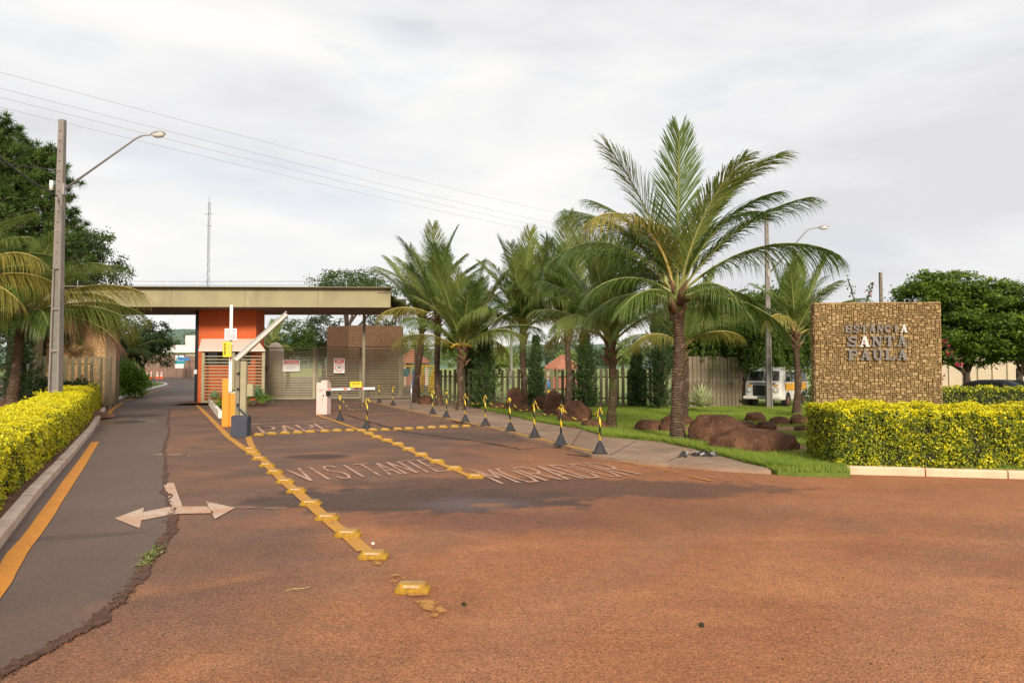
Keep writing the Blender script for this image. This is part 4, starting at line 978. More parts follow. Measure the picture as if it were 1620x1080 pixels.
# ------------------------------------------------------------------ boulders
def boulder(label, px, py, wpx, hpx, dy=.8, name='boulder', seed=0, flat=False, Y=None):
    p = G(px, py, .07) if Y is None else gp(px, py, Y); sc_ = p.y/FPX; a, h_ = wpx*sc_/2, hpx*sc_
    bm = bmesh.new(); bmesh.ops.create_icosphere(bm, subdivisions=4, radius=1); rs = Vector((seed*3.7, seed*1.3, 0)); rr_ = random.Random(seed*17); planes = [(Vector((rr_.uniform(-1,1), rr_.uniform(-1,.3), rr_.uniform(-.2,1))).normalized(), rr_.uniform(.72, .95)) for _ in range(9)]
    for v in bm.verts:
        d = v.co.normalized(); n_ = mnoise.noise(d*1.1+rs)*.30+mnoise.noise(d*2.6+rs)*.15+mnoise.noise(d*7+rs)*.05+abs(mnoise.noise(d*4+rs*2))*-.10+mnoise.noise(d*16+rs)*.02
        r = 1+n_; q = d*r
        for pn, po in planes:
            ex_ = q.dot(pn)-po
            if ex_ > 0: q = q-pn*ex_*.88
        q = q+d*(mnoise.noise(d*9+rs)*.03)
        q.x = math.copysign(abs(q.x)**.85, q.x); q.z = math.copysign(abs(q.z)**.85, q.z)
        v.co = Vector((q.x*a*1.12, q.y*a*dy*1.1, q.z*h_*.78+h_*.34))
    me = bpy.data.meshes.new(name); bm.to_mesh(me); bm.free(); me.materials.append(M['rock']); me.polygons.foreach_set('use_smooth', [True]*len(me.polygons))
    o = link(name, me); o.location = p+Vector((0, a*dy*.6, -.02)); o.rotation_euler = (0, 0, seed*.0); return tag(o, label, 'boulder', 'boulders on the lawn')
boulder('largest brown boulder, tall and rounded, right of the tallest palm', 1143, 700, 90, 44, .7, seed=1)
boulder('long low brown boulder lying in front of the largest boulder', 1203, 714, 128, 34, .5, seed=2)
boulder('small pointed boulder alone behind the two large boulders', 1197, 667, 30, 15, .8, seed=3)
boulder('pale tan boulder left of the tallest palm trunk', 1030, 682, 44, 19, .8, seed=4)
boulder('low boulder touching the tallest palm trunk on its left', 1060, 683, 30, 17, .8, seed=5)
boulder('round boulder just behind the tallest palm trunk', 1075, 672, 50, 16, .7, seed=6)
boulder('flat boulder in the cluster between the large boulder and the sign', 1216, 680, 34, 14, .8, seed=7)
boulder('mossy boulder in the middle of the cluster left of the sign', 1236, 672, 30, 13, .8, seed=8)
boulder('brown boulder in the cluster closest to the sign', 1266, 672, 30, 15, .8, seed=9)
boulder('low flat boulder at the foot of the sign', 1274, 682, 30, 9, .7, seed=10)
boulder('small boulder behind the right end of the largest boulder', 1184, 680, 32, 13, .7, seed=11)
boulder('round upright boulder left of the shaggy palm', 816, 646, 28, 32, .8, seed=12)
boulder('low flat boulder at the left end of the back row', 788, 648, 28, 11, .9, seed=13)
boulder('small boulder in front of the round upright boulder', 826, 652, 26, 13, .9, seed=14)
boulder('tall dark boulder in the group behind the stanchions', 876, 657, 32, 37, .8, seed=15)
boulder('dark boulder half hidden behind the tall dark boulder', 862, 648, 36, 22, .8, seed=16)
boulder('wide brown boulder right of the tall dark boulder', 911, 670, 50, 34, .7, seed=17)
boulder('low brown boulder left of the mossy palm trunk', 943, 678, 42, 15, .8, seed=18)
boulder('brown boulder at the foot of the palms by the gate', 672, 639, 22, 14, .8, seed=19)
for (x, y, r_) in SOIL:
    mb = MB(); vs = [(0, 0, .014)]+[(math.cos(k*.35)*r_*(1+.3*mnoise.noise(Vector((x, y, k)))), math.sin(k*.35)*r_*.75*(1+.3*mnoise.noise(Vector((x, y, k+5)))), .006) for k in range(18)]
    mb.add(vs, [(0, k, k % 18+1) for k in range(1, 19)]); o = mb.build('bare_soil', M['soil_l'], smooth=True); o.location = (x, y, .07); struct(o)

# ------------------------------------------------------------------ agaves and shrubs
def rosette(name, label, loc, n, L_, wd_, mat, cat='plant', parent=None, nm='leaf_blade'):
    root = thing(name, label, cat, loc)
    for i in range(n):
        a = i*2.399+random.uniform(-.2,.2); t = i/n; e_ = R(85-80*t+random.uniform(-6,6)); l_ = L_*random.uniform(.8,1.05); mb = MB(); d = Vector((math.cos(a)*math.cos(e_), math.sin(a)*math.cos(e_), math.sin(e_))); s_ = Vector((-math.sin(a), math.cos(a), 0))
        p0 = d*.05; p1 = d*l_*.5; p2 = d*l_+Vector((0,0,-.12*l_*math.cos(e_))); nn = d.cross(s_)
        mb.add([p0-s_*wd_*.4, p0+s_*wd_*.4, p1+s_*wd_*.6+nn*.01, p1+nn*-.015, p1-s_*wd_*.6+nn*.01, p2], [(0,1,2,3),(0,3,4),(4,3,5),(3,2,5)])
        mb.build(nm, mat, root, recalc=False)
    return root
q = gp(1104, 650); rosette('variegated_agave', 'spiky cream striped agave on the lawn by the grey fence panels', q+Vector((0,-.5,.2)), 75, 1.0, .11, M['agave'])
def bush(name, label, loc, lobes, nc, k, cr_, size, mat, cat='shrub', group=None, up=.5, stems=6, flat=.8, down=0):
    root = thing(name, label, cat, loc, 0, group); C_ = clusters(lobes, nc, .35); V_, F_ = crown(C_, k, cr_, size, flat, up=up, down=down)
    o = link('foliage', arrays_mesh('foliage', V_, F_, M[mat]), root); o['kind'] = 'stuff'
    mb = MB()
    for i in range(stems):
        l = lobes[i % len(lobes)]; q = Vector(l[:3])+Vector((random.uniform(-.5,.5)*l[3], random.uniform(-.5,.5)*l[4], random.uniform(-.2,.6)*l[5])); pts, rr = limb((random.uniform(-.1,.1),random.uniform(-.1,.1),0), q, .035, .01, .1); mb.tube(pts, rr, 5)
    mb.build('stems', M['bark'], root); return root
q = GS(212, 630); bush('rounded_shrub', 'big bright green rounded shrub on the kerbed island beyond the wall', q+Vector((0,.9,.1)), [(-.8,0,1.0,1.0,.9,1.0),(-.2,0,.7,.75,.8,.75),(-1.0,0,1.3,.7,.7,.9)], 190, 42, .3, .13, 'leaf_bright')
def conifer(label, px, py, Y, wpx, toppy, seed, wide=1.0):
    p = at(px, py, Y); p.z = .05; top = at(px, toppy, Y).z; w_ = wpx*Y/FPX/2; h_ = top-.05
    root = thing('conifer_shrub', label, 'conifer', p, 0, 'dark conifers along the slat fence'); rs = np.random.default_rng(seed); ns = 330; kk = 46
    t = rs.random(ns)**1.0*.97; a = rs.uniform(0, 2*np.pi, ns); prof = np.interp(t, [0,.1,.4,.75,1], [.75,1,.82,.42,.10])*w_*rs.uniform(.6, 1.25, ns)
    el = np.interp(t, [0,.5,1], [.45,.85,1.35])+rs.normal(0,.12,ns); d = np.stack([np.cos(a)*np.cos(el), np.sin(a)*np.cos(el), np.sin(el)], 1); ln = prof/np.maximum(.35, np.cos(el)); ln = np.minimum(ln, .55+prof)
    st = np.stack([np.cos(a)*.03, np.sin(a)*.03, np.clip(t*h_-.12, .02, None)], 1)
    u = np.tile(np.linspace(.28, 1, kk), ns)+rs.normal(0,.02,ns*kk); P_ = np.repeat(st, kk, 0)+np.repeat(d*ln[:,None], kk, 0)*u[:,None]+rs.normal(0, 1, (ns*kk,3))*(.085*(1.15-u))[:,None]
    V_, F_ = leaf_quads(P_, np.repeat(d, kk, 0)*.2+rs.normal(0,.5,(ns*kk,3)), .115, .24, .5, -1.0)
    o = link('foliage', arrays_mesh('foliage', V_, F_, M['leaf_conifer']), root); o['kind'] = 'stuff'
    mb = MB(); mb.tube([(0,0,-.05),(0.02,0,h_*.5),(0,0,h_*.9)], [.09,.06,.02], 7); mb.build('trunk', M['bark'], root)
    mb = MB(); mb.lathe([(w_*.2, h_*.04), (w_*.3, h_*.2), (w_*.28, h_*.5), (w_*.12, h_*.75), (.02, h_*.88)], 12); mb.build('inner_branches', M['twig'], root, smooth=True)
conifer('dark conifer right of the palm with the yellow flower stalks', 766, 640, 30.5, 52, 518, 1)
conifer('slim dark conifer between the two palms behind the round boulder', 848, 640, 31.5, 30, 528, 2)
conifer('dark green conifer left of the mossy palm trunk', 926, 641, 30.8, 44, 524, 3)
conifer('large dark conifer left of the tallest palm trunk', 1042, 641, 30, 62, 490, 4)
conifer('narrow dark conifer right of the mossy palm trunk', 1008, 641, 31.3, 30, 545, 5)
conifer('low dark conifer behind the palm with yellow stalks', 742, 636, 33.5, 30, 545, 6)
for i, (px, top, w_, lab) in enumerate(((30, 470, 60, 'dense dark green conifer behind the left palm trunk'), (-25, 440, 70, 'very dark conifer at the left edge of the photo'))):
    conifer(lab, px, 640, 29, w_, top, 20+i)
q = at(1290, 640, 24); q.z = .05
bush('dark_shrub', 'dark green shrub between the van and the stone sign', q, [(0,0,.75,.36,.4,.75)], 60, 40, .16, .07, 'leaf_mid')
q = at(28, 640, 26); q.z = .4
bush('dark_shrub', 'dark leafy shrub by the left palm trunk', q+Vector((.5,1,0)), [(0,0,.6,.9,.6,.6),(.9,.2,.7,.8,.5,.25)], 60, 40, .2, .12, 'leaf_dark')

# ------------------------------------------------------------------ trees
def P3(px, py, Y): return at(px, py, Y)
# weeping tree over the van
b0 = at(1180, 640, 33); b0.z = .05
wt = tree('weeping_tree', 'weeping green tree shading the parked van', b0, 2.6, .16, [(0,0,3.7,2.4,1.8,1.5),(1.5,-.2,4.2,1.7,1.4,1.3),(-1.5,0,3.1,1.7,1.4,1.3),(2.6,0,3.0,1.5,1.2,1.3),(-2.3,0,2.6,1.1,1.0,1.1),(.5,-.8,2.4,2.6,.8,.9)], 900, 46, .42, .17, 'leaf_weep', flat=1.1, down=1.2, extra=('leaf_lime', .07, .3))
mbv = []; C_ = []
for _ in range(420):
    x = random.uniform(-2.6, 4.0); z1 = random.uniform(2.2, 4.2); ln = random.uniform(.6, 1.6); y = random.uniform(-2.2, .6)
    for k_ in range(22): C_.append((x+random.gauss(0,.05), y+random.gauss(0,.05), z1-ln*random.random()))
V_, F_ = leaf_quads(np.array(C_), np.tile([0,-.6,.5], (len(C_),1)), .15, .28, .6, 2.5)
o = link('hanging_twigs', arrays_mesh('hanging_twigs', V_, F_, M['leaf_weep']), wt); o['kind'] = 'stuff'
b1 = at(1110, 640, 36); b1.z = .1
tree('broadleaf_tree', 'dark leafy tree behind the grey fence panels', b1, 2.0, .16, [(0,0,3.2,2.0,1.3,1.4),(-1.6,0,3.0,1.3,1,1),(1.6,.5,3.9,1.8,1.2,1.4)], 300, 34, .45, .15, 'leaf_dark')
# right trees
q = at(1530, 620, 34); q.z = .1
tree('flat_topped_tree', 'large flat topped tree with layered leaves right of the stone sign', q, 1.5, .17, layered(-.3,0,3.8,3.3,2.4,2.6,28,5)+[(0,0,2.5,2.4,1.6,.8)], 1050, 52, .42, .16, 'leaf_right', flat=.32, up=1.1, extra=('leaf_lime', .20, .14))
q = at(1625, 620, 33); q.z = .1
tree('flat_topped_tree', 'flat topped tree with a leaning trunk at the right edge of the photo', q, 1.7, .15, layered(.9,0,3.5,2.9,2.2,2.3,24,8)+[(.3,0,2.5,2.2,1.5,.7)], 850, 52, .42, .16, 'leaf_right', flat=.32, up=1.1, lean=(-.35,0), extra=('leaf_lime', .18, .14))
# left: pine, broad tree
def pine(label, px, Y, toppy, wpx, seed):
    p = at(px, 640, Y); p.z = 0; h_ = at(px, toppy, Y).z; w_ = wpx*Y/FPX/2; root = thing('pine_tree', label, 'pine tree', p, 0, 'pines behind the left palm'); rs = np.random.default_rng(seed)
    mb = MB(); mb.tube([(0,0,-.1),(.1,0,h_*.5),(0,0,h_*.97)], [.24,.17,.04], 9); mb.build('trunk', M['bark'], root, smooth=True)
    bb = MB(); C_ = []
    for i in range(95):
        t = .22+.76*(i/95); a = i*2.4; l_ = w_*np.interp(t, [.2,.4,.75,1], [.85,1,.75,.2])*rs.uniform(.7,1.15); b_ = Vector((0,0,h_*t)); e_ = b_+Vector((math.cos(a)*l_, math.sin(a)*l_, l_*.28)); bb.tube([b_, b_.lerp(e_,.5)+Vector((0,0,-.05*l_)), e_], [.05,.035,.012], 5)
        for k_ in range(7): q = b_.lerp(e_, .35+.65*(k_+rs.random())/7); C_.append((q.x+rs.normal(0,.18), q.y+rs.normal(0,.18), q.z+rs.normal(0,.12)+.1))
    bb.build('limbs', M['bark'], root)
    C_ = np.array(C_); k_ = 62; c = np.repeat(C_, k_, 0); d = unit(RNG.normal(0,1,(len(c),3))+np.array([0,0,.5])); ln = RNG.uniform(.18,.38,(len(c),1)); s_ = unit(np.cross(d, RNG.normal(0,1,(len(c),3))))*.016
    a0 = c+d*.02; V_ = np.stack([a0-s_, a0+s_, c+d*ln+s_*.4, c+d*ln-s_*.4], 1).reshape(-1,3); F_ = np.arange(len(V_)).reshape(-1,4)
    o = link('needles', arrays_mesh('needles', V_, F_, M['leaf_pine']), root); o['kind'] = 'stuff'
pine('tall pine with dark green needles behind the concrete lamp pole', 62, 34, 236, 150, 1)
pine('tallest pine at the left edge of the photo', -20, 32, 194, 170, 2)
pine('paler pine between the other two pines', 14, 37, 214, 140, 3)
q = at(150, 620, 46); q.z = .2
tree('broadleaf_tree', 'dark rounded tree rising behind the left end of the canopy', q, 4.2, .3, layered(-1.6,0,7.6,4.2,3,3.8,26,11,.36,.7), 820, 50, .5, .17, 'leaf_olive', flat=.6)
q = at(60, 620, 40); q.z = .2
tree('broadleaf_tree', 'dense dark tree between the pines and the left stone wall', q, 3.0, .3, [(0,0,5.2,3.4,2.0,2.4),(-2.6,0,6.5,2.6,2,2.4),(2.6,0,4.6,2.2,1.6,1.5)], 460, 50, .6, .20, 'leaf_dark', flat=.7)
q = at(548, 620, 62); q.z = .6
tree('broadleaf_tree', 'round crowned tree rising above the middle of the canopy', q, 5, .3, [(0,0,8.6,3.4,2.4,1.5),(-1.4,0,7.4,2.4,2,1.5),(2,0,7.6,2.4,2,1.6)], 380, 36, .6, .20, 'leaf_mid', flat=.6, extra=('leaf_pale', .1, .1))
for i, (px, Y, top, wpx, mt, lab) in enumerate(((455, 52, 496, 90, 'leaf_mid', 'green tree behind the metal gate next to the orange gatehouse'), (510, 56, 492, 80, 'leaf_dark', 'dark tree behind the middle of the metal gate'), (600, 54, 494, 60, 'leaf_dark', 'dark tree behind the right stone wall'), (225, 50, 500, 95, 'leaf_dark', 'dark drooping tree under the left half of the canopy'), (645, 58, 520, 80, 'leaf_pale', 'pale yellow green tree seen between the palms by the gate'), (725, 62, 520, 60, 'leaf_pale', 'light green tree behind the palm with yellow flower stalks'))):
    q = at(px, 620, Y); q.z = zg(Y); tz = at(px, top, Y).z-q.z; w_ = wpx*Y/FPX/2
    tree('broadleaf_tree', lab, q, tz*.35, .16, [(0,0,tz*.68,w_,w_*.7,tz*.3),(-w_*.5,0,tz*.5,w_*.6,w_*.5,tz*.25),(w_*.5,0,tz*.55,w_*.6,w_*.5,tz*.25)], 230, 36, .4, .16, mt, group='garden trees beyond the gate', flat=.7)
# distant tree line beyond the fence
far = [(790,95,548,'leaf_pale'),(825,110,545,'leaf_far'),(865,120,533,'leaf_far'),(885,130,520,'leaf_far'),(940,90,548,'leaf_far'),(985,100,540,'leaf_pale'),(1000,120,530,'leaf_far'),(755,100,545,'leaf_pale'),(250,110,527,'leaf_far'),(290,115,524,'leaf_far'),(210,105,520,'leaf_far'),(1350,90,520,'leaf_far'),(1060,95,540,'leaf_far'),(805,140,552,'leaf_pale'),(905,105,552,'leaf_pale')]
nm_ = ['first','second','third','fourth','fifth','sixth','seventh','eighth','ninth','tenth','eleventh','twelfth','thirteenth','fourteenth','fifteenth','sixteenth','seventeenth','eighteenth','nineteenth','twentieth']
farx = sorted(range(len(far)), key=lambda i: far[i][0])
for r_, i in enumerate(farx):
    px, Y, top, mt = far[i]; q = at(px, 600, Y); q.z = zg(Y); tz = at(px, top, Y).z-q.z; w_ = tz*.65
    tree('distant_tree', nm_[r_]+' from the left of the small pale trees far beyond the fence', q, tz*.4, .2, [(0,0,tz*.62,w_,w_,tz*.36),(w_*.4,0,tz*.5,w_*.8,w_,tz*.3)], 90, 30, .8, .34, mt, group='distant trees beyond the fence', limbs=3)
# small dark palm-like tree under the canopy
q = at(205, 620, 44); q.z = zg(44)
palm('small dark palm under the left half of the canopy', q, 2.6, .10, auto_fronds(14, 2.2, 77, 300, -10, 70, 0, lite=0), group='garden palms', seed=31)
q = at(428, 620, 46); q.z = zg(46)
palm('slender palm just right of the orange gatehouse', q, 3.0, .10, auto_fronds(12, 2.0, 78, 200, 0, 80, 0, lite=.8), group='garden palms', seed=32)

# bougainvillea
def bougain(label, pts_px, Y, seed, pk=.55):
    base = at(pts_px[0][0], 640, Y); base.z = .06; root = thing('bougainvillea', label, 'flowering vine', base); mb = MB(); Pg = []; Pp = []
    pr_ = [at(x, y, Y)-base for x, y in pts_px]; pr_ = [Vector((0,0,0))]+pr_; 
    for i in range(len(pr_)-1): pass
    mb.tube(pr_, [.03]+[.014]*(len(pr_)-1), 5)
    for i in range(1, len(pr_)-1):
        for _ in range(18):
            q = pr_[i].lerp(pr_[i+1], random.random())+Vector((random.gauss(0,.05), random.gauss(0,.05), random.gauss(0,.05))); (Pp if random.random() < pk else Pg).append(tuple(q))
    mb.build('stem', M['bark'], root)
    V_, F_ = leaf_quads(np.array(Pg), np.tile([0,-.5,.6], (len(Pg),1)), .07, .7); o = link('foliage', arrays_mesh('foliage', V_, F_, M['leaf_mid']), root); o['kind'] = 'stuff'
    V_, F_ = leaf_quads(np.array(Pp), np.tile([0,-.5,.6], (len(Pp),1)), .085, .8); o = link('flowers', arrays_mesh('flowers', V_, F_, M['petal']), root); o['kind'] = 'stuff'
bougain('bougainvillea spray with pink flowers right of the stone sign', [(1478,640),(1482,560),(1492,538),(1502,556),(1512,570),(1524,586)], 17.2, 1)
bougain('second pink bougainvillea twig low beside the stone sign', [(1482,640),(1484,605),(1490,596)], 17.0, 2)
bougain('tall thin bougainvillea twig rising above the top left of the stone sign', [(1362,560),(1352,478),(1346,455),(1341,441)], 17.4, 3, .15)
bougain('short bougainvillea twig above the middle of the stone sign', [(1372,560),(1371,475),(1377,458),(1381,450)], 17.5, 4, .1)

# ------------------------------------------------------------------ fences
def slat_fence(label, A, B, top, wd_, gap, mat, th=.07, jz=.03, group=None):
    A, B = Vector(A), Vector(B); d = B-A; L_ = Vector((d.x, d.y, 0)).length; rz = math.atan2(d.y, d.x); root = thing('slat_fence', label, 'fence', A, rz)
    mb = MB(); mb.box((wd_/2, 0, top/2), (wd_, th, top)); me = None; x = 0; n = int(L_/(wd_+gap))
    me = mb.mesh('slat', mat)
    for i in range(n):
        o = link('slat', me, root); o.location = (i*(wd_+gap), random.uniform(-.008,.008), random.uniform(-jz, jz)-.03); o.rotation_euler = (0, random.uniform(-.006,.006), 0)
    mb = MB(); mb.box((L_/2, th*.5+.03, .45), (L_, .05, .07)); mb.box((L_/2, th*.5+.03, top-.35), (L_, .05, .07)); mb.build('rail', mat, root)
    return root
A = at(696, 636, 33.8); A.z = 0; B = at(790, 640, 31.5); B.z = 0
slat_fence('short run of olive slat fence between the gate and the conifer', A, B, 1.75, .11, .19, M['fence'])
A = at(792, 640, 31.6); A.z = 0; B = at(1092, 643, 31.6); B.z = 0
slat_fence('long olive vertical slat fence behind the boulders and palms', A, B, 1.75, .13, .115, M['fence'])
A = at(1090, 643, 30.8); A.z = 0; B = at(1190, 643, 32.4); B.z = 0
slat_fence('tall grey weathered panel fence beside the weeping tree', A, B, 2.32, .19, .03, M['greywood'], jz=.05)
A = at(44, 640, 30.2); A.z = 0; B = at(143, 640, 31.8); B.z = 0
slat_fence('beige vertical slat fence behind the left hedge', A, B, 2.32, .13, .13, M['fence_l'])

def louvre(name, label, A, B, z0, z1, pitch_, sh, posts, mat, pw=.10, cat='gate', group=None, th=.03, parent=None):
    A, B = Vector(A), Vector(B); d = B-A; L_ = math.hypot(d.x, d.y); rz = math.atan2(d.y, d.x)
    root = thing(name, label, cat, (A.x, A.y, A.z), rz, group)
    mb = MB(); mb.box((0,0,0), (L_-2*pw-.004, th, sh)); me = mb.mesh('slat', mat); n = int((z1-z0-.12)/pitch_)
    for i in range(n):
        o = link('slat', me, root); o.location = (L_/2, 0, z0+.09+i*pitch_); o.rotation_euler = (R(random.uniform(-4,4)), 0, 0)
    for x in posts:
        mb = MB(); mb.box((pw/2+x*(L_-pw), 0, (z0+z1)/2), (pw, .08, z1-z0)); mb.build('post', mat, root)
    for z in (z0+.03, z1-.03):
        mb = MB(); mb.box((L_/2, 0, z), (L_-2*pw-.002, .07, .06)); mb.build('rail', mat, root)
    return root
def g0(px, Y): p = at(px, 600, Y); p.z = zg(Y); return p
louvre('louvre_panel', 'beige louvred panel at the end of the left slat fence', g0(143, 32), g0(176, 32), .0, 2.3, .075, .035, (0, .5, 1), M['slat'], .09, 'fence')
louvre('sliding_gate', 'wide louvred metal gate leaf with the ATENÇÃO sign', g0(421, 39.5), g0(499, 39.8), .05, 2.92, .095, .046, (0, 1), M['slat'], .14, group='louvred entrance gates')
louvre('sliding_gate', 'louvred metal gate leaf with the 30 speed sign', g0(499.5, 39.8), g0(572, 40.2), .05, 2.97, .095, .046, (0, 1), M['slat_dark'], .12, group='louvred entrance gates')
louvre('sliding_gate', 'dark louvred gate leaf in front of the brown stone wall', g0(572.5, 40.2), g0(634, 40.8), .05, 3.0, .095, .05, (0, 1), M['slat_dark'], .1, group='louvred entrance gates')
louvre('louvre_panel', 'louvred fence panel in front of the yellow playground', g0(634.5, 40.8), g0(690, 41.6), .05, 3.05, .105, .04, (0, .4, 1), M['slat_dark'], .1, 'fence')
# gate motor post
p = g0(418, 39.2); t = thing('gate_post', 'dark gate post between the gatehouse screen and the gate', 'post', p); mb = MB(); mb.box((0,0,1.5), (.14,.14,3.0)); mb.build('post', M['slat_dark'], t); mb = MB(); mb.box((.02,-.1,1.75), (.26,.14,.28)); mb.build('lock_box', M['black'], t)

# ------------------------------------------------------------------ canopy, gatehouse, walls
cz0 = at(300, 484.5, 33).z; cz1 = at(300, 454.5, 33).z
XL = at(35, 480, 33).x; XR = at(618, 480, 33.6).x
can = thing('entrance_canopy', 'long flat beige concrete canopy spanning the entrance', 'canopy', (0,0,0))
mb = MB(); rzc = math.atan2(.55, XR-XL); cxm = (XL+XR)/2; cl = XR-XL
segs = 5
for i in range(segs):
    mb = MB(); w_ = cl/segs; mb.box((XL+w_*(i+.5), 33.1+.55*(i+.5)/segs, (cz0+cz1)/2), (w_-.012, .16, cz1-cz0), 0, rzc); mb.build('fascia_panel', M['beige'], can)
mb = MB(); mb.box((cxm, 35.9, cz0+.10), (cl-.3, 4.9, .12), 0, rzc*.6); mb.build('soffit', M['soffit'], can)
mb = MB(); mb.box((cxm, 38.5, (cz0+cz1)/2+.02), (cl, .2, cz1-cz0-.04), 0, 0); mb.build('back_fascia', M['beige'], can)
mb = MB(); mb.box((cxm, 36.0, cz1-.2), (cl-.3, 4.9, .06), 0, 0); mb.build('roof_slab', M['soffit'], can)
mb = MB(); mb.box((cxm, 33.33, cz1+.03), (cl+.04, .7, .035), 0, rzc); mb.build('metal_cap', M['slat_dark'], can)
for px, Y, w_, m_ in ((55.5, 33.3, .33, 'beige'), (575, 36.2, .14, 'slat_dark')):
    p = at(px, 500, Y); mb = MB(); mb.box((p.x, Y+.2, (cz0+.03)/2), (w_, w_, cz0-.03)); mb.build('column', M[m_], can)
# wire fence on top of the canopy
wf = thing('electric_fence', 'thin security wires on posts along the canopy top', 'fence')
for i in range(12):
    x = XL+cl*(i+.5)/12; mb = MB(); mb.tube([(x,33.7,cz1-.1),(x,33.7,cz1+.42)], .012, 5); mb.build('post', M['metal'], wf)
for z in (.2, .38):
    mb = MB(); mb.tube([(XL,33.7,cz1+z),(cxm,33.7,cz1+z-.02),(XR,33.7,cz1+z)], .008, 4); mb.build('wire', M['wire'], wf)
# left stone wall ; the shade on its end is put into the brown
p0 = g0(62, 35.6); p1 = g0(166, 35.6); tz = at(100, 516, 35.6).z
lw = thing('stone_wall', 'tan stone wall under the left end of the canopy', 'wall', p0); L_ = p1.x-p0.x
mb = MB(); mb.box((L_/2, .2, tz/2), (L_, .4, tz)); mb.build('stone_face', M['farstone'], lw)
mb = MB(); mb.box((L_+.28, .15, (cz0+.0)/2), (.52, .34, cz0-.01)); mb.build('end_pier', M['shaded_end'], lw)
# right stone wall
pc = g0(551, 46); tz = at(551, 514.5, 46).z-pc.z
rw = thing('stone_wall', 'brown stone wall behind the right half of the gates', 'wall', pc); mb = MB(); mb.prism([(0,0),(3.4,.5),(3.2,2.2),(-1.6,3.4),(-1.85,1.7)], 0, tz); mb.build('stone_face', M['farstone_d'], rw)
# gatehouse
gx0 = at(313, 600, 35.4).x; gx1 = at(404, 600, 35.4).x; gh = thing('gatehouse', 'orange red gatehouse under the canopy with a pale awning', 'building', (gx0, 35.4, 0)); W_ = gx1-gx0; hz = cz0+.03
mb = MB()
# front wall built round its window opening
wz0, wz1, wx0, wx1 = at(350,577,35.4).z, at(350,555,35.4).z, .35, at(397,570,35.4).x-gx0
mb.box((W_/2, .1, wz0/2), (W_, .2, wz0)); mb.box((W_/2, .1, (wz1+hz)/2), (W_, .2, hz-wz1)); mb.box((wx0/2, .1, (wz0+wz1)/2), (wx0, .2, wz1-wz0)); mb.box(((wx1+W_)/2, .1, (wz0+wz1)/2), (W_-wx1, .2, wz1-wz0))
mb.box((W_-.1, .6, hz/2), (.2, .8, hz)); mb.box((.1, .6, hz/2), (.2, .8, hz)); mb.box((W_/2, 1.1, hz/2), (W_, .2, hz)); mb.build('wall', M['orange'], gh)
mb = MB(); mb.box((W_/2, .6, wz0-.2), (W_-.42, .78, .06)); mb.build('desk_floor', M['black'], gh)
wn = thing('x', None, None); bpy.data.objects.remove(wn)
mb = MB(); mb.box(((wx0+wx1)/2, .12, (wz0+wz1)/2), (wx1-wx0-.02, .01, wz1-wz0-.02)); wi = mb.build('window', M['glass'], gh)
for i in range(4):
    mb = MB(); x = wx0+(wx1-wx0)*i/3; mb.box((min(wx1-.03, max(wx0+.03, x)), .07, (wz0+wz1)/2), (.05, .05, wz1-wz0-.01)); mb.build('mullion', M['black'], wi)
mb = MB(); mb.box((-.09, .25, hz/2), (.16, .5, hz-.02)); mb.build('dark_pier', M['black'], gh)
# awning
az0 = at(360,553.5,34.4).z; az1 = at(360,535.5,35.2).z; mb = MB(); a0 = at(314,553,34.4).x-gx0; a1 = at(419.5,553,34.4).x-gx0; b0_ = at(317,536,35.3).x-gx0; b1_ = at(405,536,35.3).x-gx0
mb.add([(a0,-1.0,az0),(a1,-1.0,az0),(b1_,-.002,az1),(b0_,-.002,az1),(a0,-1.0,az0-.06),(a1,-1.0,az0-.06),(b1_,-.002,az1-.12),(b0_,-.002,az1-.12)], [(0,1,2,3),(4,7,6,5),(0,4,5,1),(1,5,6,2),(3,2,6,7),(0,3,7,4)]); mb.build('awning', M['awning'], gh)
# horizontal slat screen in front
scr = louvre('slat_screen', 'open horizontal slat screen in front of the gatehouse', (at(319,600,34.6).x, 34.6, 0), (at(419,600,34.6).x, 34.6, 0), .12, 2.62, .155, .045, (0, .5, 1), M['slat'], .14, 'fence')
# intercom on the gatehouse pier
mb = MB(); p = at(311.5, 588, 35.0); t = tag(MB().box((0,0,0),(.14,.08,.22)).build('intercom', M['white'], bevel=.01), 'small white intercom box on the dark gatehouse pier', 'intercom'); t.location = (gx0-.1, 35.36, p.z)

# planter with kerb
pp = [G(329,633.5), G(352,661), G(381,642), G(418,631.5)]
kerb_run([pp[1], pp[0]], .14, .26, .9, M['kerb_white']); kerb_run([pp[2]+Vector((0,0,0)), pp[3]], .15, .24, 1.1, M['kerb_white'])
struct(poly_sheet('planter_bed', [(p.x, p.y, .1) for p in (pp[0]+Vector((.1,0,0)), pp[1]+Vector((.1,.2,0)), pp[2]+Vector((0,.1,0)), pp[3]+Vector((0,.1,0)), Vector((pp[3].x, 34.3, 0)), Vector((pp[0].x+.3, 34.3, 0)))], M['soil']))
for i, (px, py, Y, L_, lab) in enumerate(((362,620,33,.85,'large blue green agave against the left of the gatehouse screen'),(396,617,33.4,.9,'blue green agave in the middle of the gatehouse planter'),(340,628,31.5,.55,'small agave at the left front of the gatehouse planter'),(408,620,33.6,.8,'agave by the right post of the gatehouse screen'))):
    q = at(px, py, Y); q.z = .35; rosette('agave', lab, q, 34, L_, .09, M['agave_g'])
q = at(350, 640, 29); q.z = .08
t = bush('flower_shrub', 'low red and yellow flowering plants at the front of the planter', q, [(0,.2,.28,.30,.6,.22),(.1,1.2,.25,.3,.6,.2)], 40, 40, .14, .07, 'leaf_bright', cat='plant')
